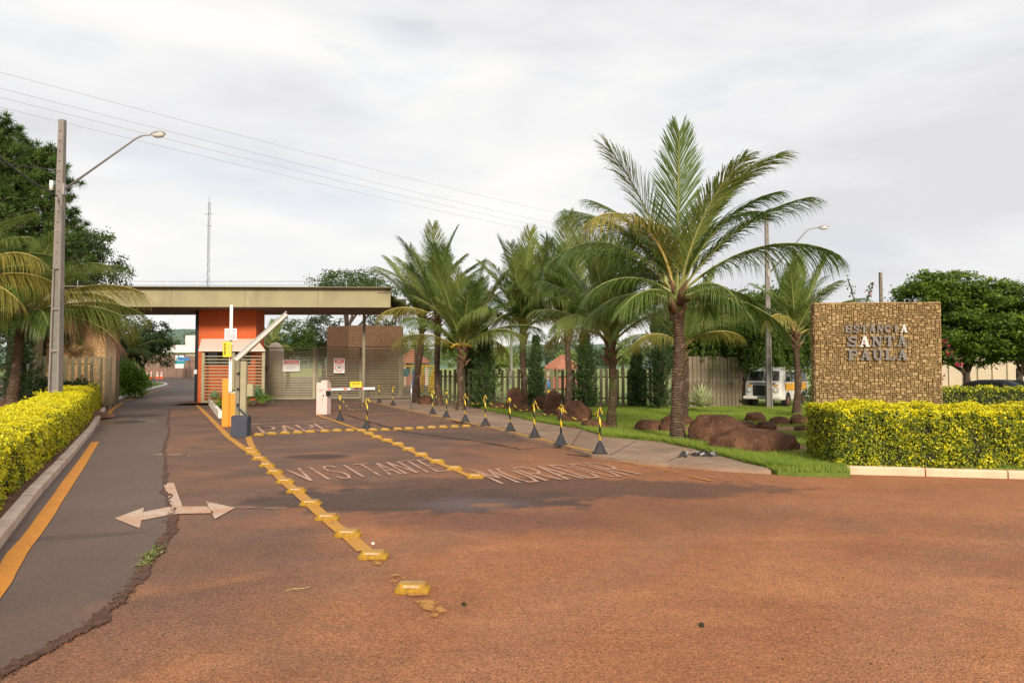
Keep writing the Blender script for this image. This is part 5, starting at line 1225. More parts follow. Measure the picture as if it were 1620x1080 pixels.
Pp = np.stack([RNG.normal(0,.16,160), RNG.normal(.5,.5,160), RNG.uniform(.25,.55,160)], 1); V_, F_ = leaf_quads(Pp, np.tile([0,0,1.], (160,1)), .07, .8); o = link('flowers', arrays_mesh('flowers', V_, F_, M['redpetal']), t); o['kind'] = 'stuff'
q = at(400, 640, 33); q.z = .1
bush('low_shrub', 'row of low green plants behind the white planter kerb', q, [(-.5,0,.25,.5,.3,.2),(.5,.2,.25,.5,.3,.2)], 40, 30, .14, .07, 'leaf_bright', cat='plant')

# ------------------------------------------------------------------ flat signs
def plate(name, label, loc, w_, h_, rz=0, mat='white', th=.01, rx=0, cat='sign', ry=0, parent=None):
    root = thing(name, label, cat, loc, rz); root.rotation_euler = (rx, ry, rz)
    mb = MB(); mb.box((0,0,0), (w_, th, h_)); mb.build('plate', M[mat], root); return root
def bars(root, items, mat, y=-.008, name='print'):
    mb = MB()
    for x, z, w_, h_ in items: mb.box((x, y, z), (w_, .002, h_))
    return mb.build(name, M[mat], root)
def text(root, s, size, x, z, mat, y=-.009, rot=0, name='lettering', sx=1.0, bold=.0):
    cu = bpy.data.curves.new('t', 'FONT'); cu.body = s; cu.size = size; cu.align_x = 'CENTER'; cu.align_y = 'CENTER'; cu.offset = bold; cu.extrude = .0008; cu.resolution_u = 3
    to = bpy.data.objects.new('t', cu); C.objects.link(to); dg = bpy.context.evaluated_depsgraph_get(); me = bpy.data.meshes.new_from_object(to.evaluated_get(dg)); bpy.data.objects.remove(to)
    mt = Matrix.Translation((x, y, z)) @ Matrix.Rotation(rot, 4, 'Y') @ Matrix.Rotation(R(90), 4, 'X') @ Matrix.Diagonal((sx,1,1,1)); me.transform(mt); me.materials.clear(); me.materials.append(M[mat]); me.name = name; return link(name, me, root)
s_ = 39.6/FPX
p = at(460.8, 578.2, 39.55); r = plate('warning_sign', 'white ATENÇÃO notice with a red heading on the gate', p, 26.5*s_, 18.5*s_, R(2)); w_ = 26.5*s_
bars(r, [(0, .2, w_*.9, .2)], 'red'); text(r, 'ATENÇÃO', .19, 0, .2, 'white', -.012, sx=1.0, bold=.004)
bars(r, [(-w_*.4,.055,.06,.045),(w_*.4,.055,.06,.045)], 'ink', name='fixing'); bars(r, [(0,.055,.5,.02),(0,-.03,.55,.012),(-.03,-.08,.6,.012),(.02,-.13,.62,.012),(-.05,-.18,.45,.012)], 'greyink')
p = at(536.7, 578.3, 39.75); r = plate('speed_sign', 'white speed limit sign with 30 in a red circle on the gate', p, 17*s_, 23.5*s_, R(2))
bars(r, [(0,.26,.50,.22)], 'red'); bars(r, [(0,.315,.36,.022),(0,.265,.26,.03),(0,.21,.34,.022)], 'white', -.010)
mb = MB(); n_ = 36; ro, ri = .235, .20
for i in range(n_):
    a, b_ = 2*math.pi*i/n_, 2*math.pi*(i+1)/n_; mb.sheet([(ri*math.cos(a),-.011,-.10+ri*math.sin(a)),(ro*math.cos(a),-.011,-.10+ro*math.sin(a)),(ro*math.cos(b_),-.011,-.10+ro*math.sin(b_)),(ri*math.cos(b_),-.011,-.10+ri*math.sin(b_))])
mb.build('ring', M['red'], r, recalc=False); text(r, '30', .24, 0, -.09, 'ink', -.012, bold=.004)

# ------------------------------------------------------------------ boom barriers
p = G(508.5, 655.5); cw_, ch_ = .43, 1.22
bc = thing('boom_barrier', 'short pinkish white barrier cabinet with its striped boom lowered', 'barrier', p, R(-8)); 
mb = MB(); mb.box((0,.2,ch_/2), (cw_,.40,ch_)); mb.build('cabinet', M['pinkwhite'], bc, bevel=.012)
mb = MB(); mb.box((.1,.1,ch_+.04), (.24,.2,.085)); mb.build('cap', M['pinkwhite'], bc)
mb = MB(); mb.box((cw_/2+.03,.05,.82), (.12,.2,.22)); mb.build('hinge_block', M['black'], bc, bevel=.015)
mb = MB(); mb.tube([(.05,-.012,.98),(.0,-.02,.92),(-.1,-.015,.93)], .008, 5); mb.tube([(.0,-.012,.62),(.06,-.015,.5)], .008, 5); mb.box((.07,-.004,.72), (.05,.006,.06)); mb.build('marks', M['black'], bc)
# boom, red and white bands as separate lengths
bx = [(.24,.62),(.62,1.0),(1.0,1.38),(1.38,1.76),(1.76,2.14)]
for i, (a, b_) in enumerate(bx):
    mb = MB(); z = .95+.06*((a+b_)/4.2); mb.box(((a+b_)/2, -.06, z), (b_-a, .05, .085), 0, 0, 0, -.03); mb.build('boom_band', M['red' if i in (0,3) and False else 'white'], bc)
for x in (.34, .98, 1.42, 1.62):
    mb = MB(); mb.box((x,-.061,.95+.03*x-.0), (.16,.054,.05), 0, 0, 0, -.03); mb.build('boom_stripe', M['red'], bc)
t = plate('yellow_notice', 'small yellow VISITANTE notice hanging on the lowered boom', at(563,608,26.6), .45, .22, R(-6), 'signyellow'); text(t, 'VISITANTE', .075, 0, .03, 'ink', bold=.002); bars(t, [(0,-.05,.3,.02)], 'greyink')

# left (raised) boom: orange cabinet with upright white arm
p = G(362, 675); bb = thing('boom_barrier', 'orange barrier cabinet with its white arm raised upright', 'barrier', p, R(20))
s1 = p.y/FPX
mb = MB(); mb.box((-.10,.22,.72), (.20,.42,1.44)); mb.build('cabinet', M['orangeplastic'], bb, bevel=.015)
mb = MB(); mb.box((.12,.2,.50), (.22,.40,1.0)); mb.build('side_cabinet', M['orangeplastic'], bb, bevel=.015); mb = MB(); mb.box((.12,.2,1.02), (.24,.42,.03)); mb.build('cap', M['kerb_white'], bb)
mb = MB(); mb.box((.02,-.04,2.35), (.085,.05,2.6)); mb.build('boom', M['white'], bb); mb = MB(); mb.box((.02,-.067,2.05), (.03,.006,.22)); mb.build('stripe', M['red'], bb)
q = at(365, 528.5, p.y-.2); t = plate('boom_notice', 'white notice with red ring fixed to the upright arm', q, .36, .34, 0)
bars(t, [(-.12+.03*i, .0, .008, .28) for i in range(4)], 'red'); bars(t, [(-.01,.0,.006,.3),(.1,.1,.06,.02)], 'ink'); 
mb = MB()
for i in range(20):
    a, b_ = 2*math.pi*i/20, 2*math.pi*(i+1)/20; mb.sheet([(.08+.038*math.cos(a),-.009,-.07+.038*math.sin(a)),(.08+.055*math.cos(a),-.009,-.07+.055*math.sin(a)),(.08+.055*math.cos(b_),-.009,-.07+.055*math.sin(b_)),(.08+.038*math.cos(b_),-.009,-.07+.038*math.sin(b_))])
mb.build('ring', M['red'], t, recalc=False)
q = at(359.5, 552.5, p.y-.21); t = plate('boom_notice', 'yellow VISITANTE notice turned sideways on the upright arm', q, .25, .45, 0, 'signyellow')
text(t, 'VISITANTE', .075, -.06, 0, 'ink', rot=R(-90), bold=.0025); bars(t, [(.03,0,.018,.25),(.08,.02,.015,.33)], 'greyink')

# second barrier: beige post, tilted arm and dark counterweight box
D2 = 18.0; p = G(378, 691.5)
b2 = thing('lifting_barrier', 'beige post barrier with a slanting raised arm and dark counterweight box', 'barrier', p)
s2 = p.y/FPX
def L2(px, py, dy=0): q = at(px, py, p.y+dy); return q-p
a = L2(366,658); c = L2(391,691)
mb = MB(); mb.box(((a.x+c.x)/2, .12, .27), (c.x-a.x, .30, .54)); mb.build('counterweight_box', M['slate'], b2, bevel=.01)
tp = L2(378, 571); mb = MB(); mb.box((tp.x+.04, .25, (tp.z+.42)/2+.0), (.15,.12,tp.z-.42)); mb.build('post', M['slat'], b2, bevel=.008)
mb = MB(); mb.box((tp.x-.13, .30, 1.15), (.10,.1,1.55)); mb.build('rear_post', M['slat_dark'], b2)
for z in (.8, 1.2, 1.6): mb = MB(); mb.box((tp.x-.06,.27,z), (.16,.05,.07)); mb.build('bracket', M['black'], b2)
mb = MB(); mb.box((tp.x+.22,.25,1.18), (.16,.16,.32)); mb.build('control_box', M['slat'], b2, bevel=.01)
mb = MB(); e0_ = L2(372, 571, .25); e1_ = L2(453, 498, 1.6); mb.tube([e0_, e0_.lerp(e1_, .5), e1_], [.078,.076,.07], 4); mb.build('arm', M['arm_pale'], b2)
mb = MB(); mb.tube([e0_+Vector((0,.0,.10)), e1_+Vector((0,0,.09))], .02, 6); mb.build('arm_edge', M['wire_g'], b2)
mb = MB(); mb.tube([L2(375,643,.1), L2(393,660,.0)], .022, 6); mb.build('brace', M['slate'], b2)

# ------------------------------------------------------------------ stanchions with chains
def stanchion_proto():
    root = thing('stanchion', 'x', 'stanchion', group='black and yellow stanchions')
    mb = MB(); mb.lathe([(.155,0),(.155,.018),(.125,.03),(.085,.12),(.045,.21),(.03,.24),(.022,.25)], 20); mb.build('cone_base', M['rubber'], root, smooth=True)
    mb = MB(); mb.lathe([(.021,.24),(.021,.90)], 12); mb.build('pole', M['tape'], root, smooth=True)
    mb = MB(); mb.lathe([(.026,.90),(.028,.91),(.022,.935)], 12); mb.build('cap', M['black'], root)
    mb = MB(); mb.add([(0,-.024,.90),(.03,-.026,.89),(.10,-.03,.79),(.07,-.028,.77)], [(0,1,2,3)]); mb.add([(0,-.024,.895),(-.02,-.026,.87),(-.055,-.028,.70),(-.03,-.026,.71)], [(0,1,2,3)]); mb.build('tape_tail', M['chain_y'], root, recalc=False)
    return root
proto = stanchion_proto()
spots = [(949,717),(887,703.6),(846,692),(807.5,682),(768,673.6),(736,667.5),(706,660.5),(684.7,655),(621.7,641),(600,637)]
lane = [(580,678.6),(538,665),(570,629)]
tops = []; first = True
for i, (px, py) in enumerate(spots+lane):
    q = G(px, py, .06 if i < 10 else 0); o = proto if first else copy_tree(proto); first = False
    o.location = q; o.rotation_euler = (R(random.uniform(-2,2)), R(random.uniform(-2.5,2.5)), random.uniform(0,6.3)); tops.append(q+Vector((0,0,.86)))
    if i < 10: o['label'] = ('nearest' if i == 0 else nm_[i]) + (' black and yellow stanchion of the row on the sidewalk' if i == 0 else ' stanchion from the near end of the sidewalk row')
    else: o['label'] = ['stanchion standing on the yellow row of studs between the lanes', 'stanchion beside the white barrier cabinet between the lanes', 'stanchion standing behind the lowered striped boom near the gate'][i-10]
def chain(a, b_, sag, label):
    L_ = (b_-a).length; n = max(10, int(L_/.075)); root = thing('plastic_chain', label, 'chain', a, 0, 'yellow and black plastic chains')
    pts = [a.lerp(b_, i/n)-a+Vector((0,0,-sag*4*(i/n)*(1-i/n))) for i in range(n+1)]
    for kind, mt in ((0,'chain_y'),(1,'chain_b')):
        mb = MB()
        for i in range(n):
            if (i//3) % 2 == kind: mb.tube([pts[i], pts[i+1]], .012 if i % 2 else .008, 5)
        stuff(mb.build('yellow_links' if kind == 0 else 'black_links', M[mt], root, recalc=False))
for i in range(9):
    if i == 7: continue
    chain(tops[i], tops[i+1], .26 if i < 7 else .2, 'chain sagging between the '+('nearest' if i == 0 else nm_[i])+' and '+nm_[i+1]+' stanchions of the sidewalk row')
chain(tops[10], tops[11], .42, 'chain sagging between the two stanchions in the middle of the road')
chain(tops[11], bc.matrix_world @ Vector((0,0,0))+G(514,655.5)+Vector((.05,0,.7)), .22, 'short chain from the barrier cabinet to its stanchion')
chain(tops[12], tops[9], .3, 'chain from behind the lowered boom to the far end of the sidewalk row')
q = G(650.5, 647, .06); mb = MB(); mb.tube([(0,0,0),(0,0,1.24)], .034, 12); t = mb.build('bollard_post', M['metal'], smooth=True); t.location = q; tag(t, 'plain thin grey steel post on the sidewalk', 'post')

# ------------------------------------------------------------------ road studs
def stud_mesh():
    mb = MB(); L_, w_, h_ = .135, .085, .05
    lv = [(1.0,1.0,-.01),(1.0,1.0,.012),(.95,.93,.020),(.88,.80,.022),(.76,.58,.052),(.72,.52,.056)]
    vs = []; n = 16
    for a, b_, z in lv:
        for j in range(n):
            t = 2*math.pi*(j+.5)/n; c_, s__ = math.cos(t), math.sin(t); vs.append((L_*a*math.copysign(abs(c_)**.42, c_), w_*b_*math.copysign(abs(s__)**.42, s__), z))
    fs = [(i*n+j, i*n+(j+1)%n, (i+1)*n+(j+1)%n, (i+1)*n+j) for i in range(len(lv)-1) for j in range(n)]
    mb.add(vs, fs, 0); mb.add([vs[j] for j in range((len(lv)-1)*n, len(lv)*n)], [tuple(range(n))], 1); return mb
sp = thing('road_stud', 'x', 'road stud', group='yellow road studs'); o = stud_mesh().build('body', [M['stud'], M['stud_top']], sp, recalc=False)
mb = MB(); mb.box((0,-.060,.039), (.12,.004,.022), 0, 0, R(-50)); mb.build('reflector', M['reflector'], sp); mb = MB(); mb.box((0,.060,.039), (.12,.004,.022), 0, 0, R(50)); mb.build('reflector', M['reflector'], sp)
main = [(652,935),(590,882),(550,847),(517,821),(491,798),(468.5,778),(451,763),(434.5,748),(422,737),(410,726),(400,717),(396,711)]
cross = [(409,688),(430,686),(451,685),(471,684),(491,683),(514,682),(533.5,681),(553.5,680.6),(572,681),(590,680),(609.5,679.7),(629.5,678.8),(646.7,678),(665,677),(683,676),(701,675.4),(719.5,674.8),(737.5,674)]
diag = [(752,755),(719,742),(692,731),(667,720),(647,711),(630,703),(613,697),(596.5,691.5),(584,686)]
first = True
def ordn(i): return nm_[i] if i < 20 else str(i+1)
for rowi, (row, lab, ang) in enumerate(((main, ' yellow stud from the near end of the long centre line', -6), (cross, ' yellow stud from the left in the row across both lanes', -3), (diag, ' yellow stud from the near end of the line dividing the two lanes', -5))):
    for i, (px, py) in enumerate(row):
        o = sp if first else copy_tree(sp); first = False; q = G(px, py+1.0); o.location = (q.x, q.y+.02, .012); o.rotation_euler = (0,0,R(ang+random.uniform(-5,5))); o['label'] = ordn(i)+lab
        if i == 0 and rowi == 0: o['label'] = 'nearest yellow road stud, scuffed, alone past the painted line'

# ------------------------------------------------------------------ lamp poles and wires
def lamp_pole(label, base, h_, arm_z, tip, wb, lamp_s=1.0, seed=0):
    root = thing('lamp_pole', label, 'street lamp', base); wt = wb*.55
    mb = MB(); z0 = h_*.50
    mb.box((0,0,z0+(h_-z0)/2), (wb*.74, wb*.6, h_-z0), taper=.72); mb.build('upper_shaft', M['concrete'], root, bevel=.008)
    for s__ in (-1, 1):
        mb = MB(); mb.add([(s__*wb*.5-.05*s__*0,-wb*.36,0),(s__*(wb*.5-.055),-wb*.36,0),(s__*(wb*.5-.055),wb*.36,0),(s__*wb*.5,wb*.36,0),(s__*wb*.37,-wb*.3,z0),(s__*(wb*.37-.05),-wb*.3,z0),(s__*(wb*.37-.05),wb*.3,z0),(s__*wb*.37,wb*.3,z0)], [(0,1,5,4),(1,2,6,5),(2,3,7,6),(3,0,4,7),(0,3,2,1),(4,5,6,7)]); mb.build('flange', M['concrete'], root)
    mb = MB(); mb.add([(-wb*.5+.055,-.03,0),(wb*.5-.055,-.03,0),(wb*.5-.055,.03,0),(-wb*.5+.055,.03,0),(-wb*.37+.05,-.03,z0),(wb*.37-.05,-.03,z0),(wb*.37-.05,.03,z0),(-wb*.37+.05,.03,z0)], [(0,1,5,4),(1,2,6,5),(2,3,7,6),(3,0,4,7)]); mb.build('web', M['concrete_d'], root)
    for z in (.9, 2.2, 3.5):
        mb = MB(); mb.box((0,0,z), (wb-.11-.26*wb*(z/z0), wb*.6, .08)); mb.build('cross_rib', M['concrete'], root)
    for i in range(14):
        mb = MB(); mb.tube([(0,-wb*.26-.03,z0+.2+i*.32),(0,-wb*.26+.09,z0+.2+i*.32)], .014, 6)
        if z0+.2+i*.32 < h_-.1: mb.build('bolt_hole', M['black'], root)
    t = Vector(tip)-Vector(base); d = Vector((t.x, t.y, 0)).normalized()
    st = Vector((0,0,arm_z))+d*wb*.35; bend_ = t-d*.55*lamp_s+Vector((0,0,-.10)); mb = MB(); mb.tube([st, bend_, t-d*.35*lamp_s+Vector((0,0,-.02)), t], [.035,.03,.028,.026], 8); mb.build('arm', M['arm_metal'], root, smooth=True)
    mb = MB(); mb.box(st+Vector((0,0,.0))-d*.02, (.12,.14,.36)); mb.build('bracket', M['arm_metal'], root, bevel=.01)
    lh = bpy.data.objects.new('lamp_head', None)
    rz = math.atan2(d.y, d.x)
    def ell_(c, r, zc, n=12, m=8, half=None):
        vs = []; fs = []
        for i in range(m+1):
            a = math.pi*i/m if half is None else (math.pi/2*i/m if half > 0 else math.pi/2+math.pi/2*i/m)
            for j in range(n): b_ = 2*math.pi*j/n; vs.append(Vector(c)+Matrix.Rotation(rz,3,'Z') @ Vector((r[0]*math.sin(a)*math.cos(b_), r[1]*math.sin(a)*math.sin(b_), r[2]*math.cos(a))))
        for i in range(m):
            for j in range(n): fs.append((i*n+j, i*n+(j+1)%n, (i+1)*n+(j+1)%n, (i+1)*n+j))
        return vs, fs
    cc = t+d*.20*lamp_s
    mb = MB(); vs, fs = ell_(cc, (.24*lamp_s,.13*lamp_s,.11*lamp_s), 0, half=1); mb.add(vs, fs); o = mb.build('lamp_housing', M['lamp_shell'], root, smooth=True)
    mb = MB(); vs, fs = ell_(cc+Vector((0,0,-.004)), (.22*lamp_s,.12*lamp_s,.11*lamp_s), 0, half=-1); mb.add(vs, fs); mb.build('lamp_bowl', M['lamp_glass'], o, smooth=True)
    return root
Y1 = 22.0; b1 = at(86.5, 660, Y1); b1.z = .1; h1 = at(89.5, 190, Y1).z-.1; az_ = at(98, 300, Y1).z-.1; tip = at(241, 213, Y1-.4)
lp1 = lamp_pole('tall concrete street lamp pole behind the left hedge', b1, h1, az_, tip, .34, 1.0)
mb = MB(); mb.tube([(-.28,-.02,az_-.02),(-.28,-.02,az_+.28)], .055, 10); mb.build('relay', M['white'], lp1, smooth=True); mb = MB(); mb.tube([(-.28,0,az_+.3),(-.2,0,az_+.45),(-.02,0,az_+.48)], .01, 5); mb.build('lead', M['black'], lp1)
Y2 = 30.5; b2_ = at(1217, 646, Y2); b2_.z = .07; h2 = at(1209, 339, Y2).z-.07; tip2 = at(1296, 360, Y2-.5)
lamp_pole('slim concrete lamp pole rising behind the tallest palm', b2_, h2, at(1212, 432, Y2).z-.07, tip2, .26, .9)
Y3 = 24; p = at(1396.5, 600, Y3); p.z = .07; mb = MB(); mb.box((0,0,at(1396,434,Y3).z/2), (.085,.085,at(1396,434,Y3).z)); t = mb.build('utility_post', M['bark_grey']); t.location = p; tag(t, 'plain dark post rising behind the stone sign', 'post')
mb = MB(); p = at(809, 640, 60); p.z = zg(60); mb.tube([(0,0,0),(0,0,at(809,512,60).z-zg(60))], [.14,.10], 8); t = mb.build('utility_post', M['concrete_d']); t.location = p; tag(t, 'thin distant pole between the palms beyond the fence', 'post')
def wire(label, a, b_, sag, r_=.012, mat='wire_g', n=24):
    pts = [a.lerp(b_, i/n)+Vector((0,0,-sag*4*(i/n)*(1-i/n))) for i in range(n+1)]; mb = MB(); mb.tube([q-a for q in pts], r_, 5); o = mb.build('power_line', M[mat], recalc=False); o.location = a; return tag(o, label, 'wire', 'power lines across the sky')
for i, (ya, yb, lab) in enumerate(((93,372,'highest of the four power lines crossing the sky'),(119,388,'second power line from the top crossing the sky'),(134,396,'third power line from the top crossing the sky'),(150,404,'lowest of the four power lines crossing the sky'))):
    wire(lab, at(-80, ya, 16), at(1050, yb, 46), .25, .0048)
wire('thick black cable sloping down to the left lamp pole', at(-60, 195, 16), at(90, 310, Y1-.2), .15, .028, 'wire')
wire('thin dark cable meeting the left lamp pole near its relay', at(-60, 240, 20), at(88, 268, Y1-.2), .1, .012, 'wire')
wire('thin cable from the left pole towards the canopy', at(92, 312, Y1), at(140, 460, 33), .3, .012, 'wire')
# antenna mast
Ym = 120; p = at(327, 560, Ym); p.z = zg(Ym); hm = at(327, 320, Ym).z-p.z; am = thing('antenna_mast', 'thin lattice antenna mast with guy wires behind the canopy', 'mast', p)
for k_ in range(3):
    a = k_*2.094; mb = MB(); mb.tube([(.22*math.cos(a),.22*math.sin(a),0),(.2*math.cos(a),.2*math.sin(a),hm)], .03, 4); mb.build('leg', M['wire'], am)
mb = MB()
for i in range(60):
    z = hm*i/60; a = (i%3)*2.094; b_ = ((i+1)%3)*2.094; mb.tube([(.21*math.cos(a),.21*math.sin(a),z),(.21*math.cos(b_),.21*math.sin(b_),z+hm/60)], .02, 4)
mb.build('lattice', M['wire'], am)
mb = MB(); mb.tube([(-.8,0,hm*.93),(.8,0,hm*.93)], .03, 4); mb.tube([(-.5,0,hm*.86),(.5,0,hm*.86)], .03, 4); mb.tube([(0,0,hm),(0,0,hm+.9)], .03, 4); mb.build('antenna', M['wire'], am)
for dx, dz in ((-14, .55), (14, .55), (-9,.3), (11,.3)):
    mb = MB(); mb.tube([(0,0,hm*dz),(dx,0,0)], .02, 4); mb.build('guy_wire', M['wire_g'], am)

# ------------------------------------------------------------------ van
def make_van(loc, rz):
    # local: X forward (front at 0, body towards -X), Y across, Z up
    v = thing('van', 'old white van with an orange side band parked under the weeping tree', 'van', loc, rz)
    prof = [(-.02,.38),(.02,.55),(.02,.95),(-.02,1.12),(-.10,1.22),(-.42,1.74),(-.62,1.86),(-1.2,1.93),(-3.4,1.92),(-4.0,1.84),(-4.3,1.62),(-4.38,1.1),(-4.40,.6),(-4.36,.38)]
    def hw(z): return .86 if z < 1.15 else .86-(z-1.15)*.17
    bm = bmesh.new(); rings = []
    fr = [0,.55,.86,.97,1.0]
    for sgn in (1,):
        pass
    cols = [-1,-.93,-.75,-.3,.3,.75,.93,1]
    ring = []
    for cidx, c_ in enumerate(cols):
        ln = []
        k_ = abs(c_); ins = 0 if k_ < .8 else (.03 if k_ < .95 else .10)
        for x, z in prof:
            cx_, cz_ = -2.2, 1.05; L_ = math.hypot(x-cx_, z-cz_); f_ = (L_-ins)/L_ if z > .45 else 1
            xx = cx_+(x-cx_)*f_; zz = cz_+(z-cz_)*((L_-ins)/L_ if z > 1.3 else 1); ln.append(bm.verts.new((xx+(0 if x < -2 else -.05*abs(c_)**3), hw(z)*c_, zz)))
        ring.append(ln)
    m = len(prof)
    for i in range(len(cols)-1):
        for j in range(m): j2 = (j+1) % m; bm.faces.new((ring[i][j], ring[i][j2], ring[i+1][j2], ring[i+1][j]))
    bm.faces.new(ring[0][::-1]); bm.faces.new(ring[-1]); bmesh.ops.recalc_face_normals(bm, faces=bm.faces)
    me = bpy.data.meshes.new('body'); bm.to_mesh(me); bm.free(); me.materials.append(M['vanwhite']); me.polygons.foreach_set('use_smooth', [abs(p.normal.y) < .95 for p in me.polygons]); link('body', me, v)
    for sg in (-1, 1):
        y = sg*.862
        # orange belt band below the windows, along the side (behind the front door edge)
        mb = MB(); mb.box((-2.25, y+sg*.004, .96), (3.3, .008, .34)); mb.build('side_band', M['vanorange'], v)
        for x0, x1 in ((-.80,-1.42),(-1.62,-2.35),(-2.48,-3.2),(-3.33,-4.05)):
            zz0, zz1 = 1.20, 1.66; y0 = hw(zz0)*sg+sg*.004; y1 = hw(zz1)*sg+sg*.004; t_ = .12 if x0 > -1 else 0
            mb = MB(); mb.add([(x0+t_*.6,y0,zz0),(x1,y0,zz0),(x1,y1,zz1),(x0-t_,y1,zz1)], [(0,1,2,3)]); mb.build('side_window', M['glass'], v, recalc=False)
        for x in (-.66,-1.52): mb = MB(); mb.box((x,y+sg*.003,.84), (.012,.006,.75)); mb.build('door_seam', M['black'], v)
        mb = MB(); mb.box((-1.38,y+sg*.02,1.08), (.14,.03,.03)); mb.build('door_handle', M['metal'], v)
        mb = MB(); mb.tube([(-.42,y,1.25),(-.38,y+sg*.14,1.3)], .01, 5); mb.box((-.38,y+sg*.2,1.33), (.03,.14,.2)); mb.build('mirror', M['black'], v)
        for x in (-.95,-3.35):
            w = MB(); w.tube([(x,y-sg*.16,.32),(x,y+sg*.012,.32)], .32, 22); wo = w.build('tyre', M['tyre'], v, smooth=False); w = MB(); w.tube([(x,y,.32),(x,y+sg*.03,.32)], [.20,.17], 18); w.build('rim', M['rim'], wo); w = MB(); w.tube([(x,y-sg*.2,.34),(x,y+sg*.003,.34)], .40, 22); w.build('wheel_arch', M['black'], v)
        mb = MB(); mb.tube([(.0,sg*.60,.82),(.05,sg*.60,.82)], [.10,.09], 16); h_ = mb.build('headlight', M['lamp_glass'], v); mb = MB(); mb.tube([(-.01,sg*.60,.82),(.035,sg*.60,.82)], .118, 16); mb.build('headlight_rim', M['metal'], h_)
        mb = MB(); mb.box((.02,sg*.60,1.04), (.03,.18,.07)); mb.build('turn_signal', M['vanorange'], v)
    # windscreen (two panes), grille, bumper, plate
    for sg in (-1, 1):
        mb = MB(); mb.add([(-.10,sg*.02,1.24),(-.12,sg*.72,1.24),(-.40,sg*.66,1.68),(-.38,sg*.02,1.68)], [(0,1,2,3)]); o = mb.build('windscreen', M['glass'], v, recalc=False); o.location = (.02,0,.012)
    mb = MB(); mb.box((.025,0,.80), (.03,.90,.50)); mb.build('grille', M['black'], v, bevel=.02)
    for z in (.65,.73,.81,.89,.97): mb = MB(); mb.box((.045,0,z), (.012,.86,.012)); mb.build('grille_bar', M['rubber'], v)
    mb = MB(); mb.box((.03,0,1.13), (.03,1.2,.05)); mb.build('vent', M['black'], v)
    mb = MB(); mb.box((.10,0,.47), (.10,1.76,.14)); mb.build('bumper', M['vanwhite'], v, bevel=.03); mb = MB(); mb.box((.158,0,.50), (.008,.40,.13)); mb.build('number_plate', M['greyink'], v)
    return v
Yv = 31.2; pf = at(1207, 646, Yv); pf.z = .05
van_ = make_van(pf, R(232)); van_.scale = (.95,)*3
# dark car behind hedge
def make_car(loc, rz):
    v = thing('parked_car', 'dark parked car mostly hidden behind the second hedge', 'car', loc, rz)
    prof = [(2.1,.35),(2.15,.6),(2.0,.78),(1.0,.92),(.35,1.36),(-.2,1.45),(-1.0,1.43),(-1.75,1.05),(-2.1,.95),(-2.15,.4)]
    mb = MB(); mb.yprism(prof, -.82, .82); mb.build('body', M['carpaint'], v, bevel=.06, seg=2, smooth=True)
    for sg in (-1,1):
        mb = MB(); mb.add([(.85,sg*.826,.95),(.33,sg*.826,1.3),(-.95,sg*.826,1.36),(-1.5,sg*.826,1.03)], [(0,1,2,3)]); mb.build('side_window', M['glass'], v, recalc=False)
        for x in (1.35,-1.3): w = MB(); w.tube([(x,sg*.66,.32),(x,sg*.85,.32)], .32, 20); wo = w.build('tyre', M['tyre'], v); w = MB(); w.tube([(x,sg*.84,.32),(x,sg*.865,.32)], .2, 16); w.build('rim', M['metal'], wo)
        mb = MB(); mb.box((2.12,sg*.6,.66), (.06,.3,.12)); mb.build('headlight', M['lamp_glass'], v)
    return v
p = at(1560, 620, 26.5); p.z = .07; cr_ = make_car(p, R(118)); cr_.scale = (.88,)*3
# cream wall at the far right
w0 = at(1470, 600, 44); w1 = at(1760, 600, 40); rzw = math.atan2(w1.y-w0.y, w1.x-w0.x)
bw = thing('boundary_wall', 'long cream wall with ribs behind the right trees', 'wall', (w0.x, w0.y, 0), rzw); L_ = (Vector((w1.x,w1.y,0))-Vector((w0.x,w0.y,0))).length; hw_ = at(1560, 563, 43).z
mb = MB(); mb.box((L_/2,.1,hw_/2), (L_,.2,hw_)); mb.build('wall_panel', M['cream'], bw)
for i in range(12): mb = MB(); mb.box((L_*(i+.5)/12,-.04,hw_/2), (.12,.08,hw_-.05)); mb.build('rib', M['cream'], bw)

# ------------------------------------------------------------------ things beyond the gatehouse
Yc = 70
for i, (px, lab) in enumerate(((232.5,'leftmost of the four orange and white traffic cones'),(239,'second traffic cone from the left of the four'),(249,'third traffic cone from the left of the four'),(255.5,'rightmost of the four orange and white traffic cones'))):
    q = at(px, 598, Yc); q.z = zg(Yc)
    if i == 0:
        cn = thing('traffic_cone', lab, 'traffic cone', q, 0, 'traffic cones beyond the gate')
        mb = MB(); mb.box((0,0,.02), (.38,.38,.04)); mb.v = []; mb.f = []; mb.mi = []; mb.lathe([(.22,0),(.22,.04),(.15,.045),(.115,.25),(.094,.42),(.08,.52),(.06,.66),(.03,.80)], 14); mb.build('body', M['coneorange'], cn)
        for a, b_, ra, rb_ in ((.25,.42,.117,.097),(.52,.66,.082,.062)): mb = MB(); mb.lathe([(ra,a),(rb_,b_)], 14); mb.build('white_band', M['conewhite'], cn)
    else:
        o = copy_tree(cn); o.location = q; o['label'] = lab
Yf = 74
fx0 = at(205, 590, Yf); fx1 = at(330, 590, Yf); t = thing('board_fence', 'brown wooden board fence beyond the inner road', 'fence', (fx0.x, Yf, zg(Yf))); L_ = fx1.x-fx0.x; n_ = int(L_/.22); hb_ = at(250,562,Yf).z-zg(Yf)
mbd = MB(); mbd.box((0,0,hb_/2), (.21,.04,hb_)); md = mbd.mesh('board', M['wood'])
for i in range(n_): o = link('board', md, t); o.location = ((i+.5)*.22, random.uniform(-.02,.02), random.uniform(-.06,.04))
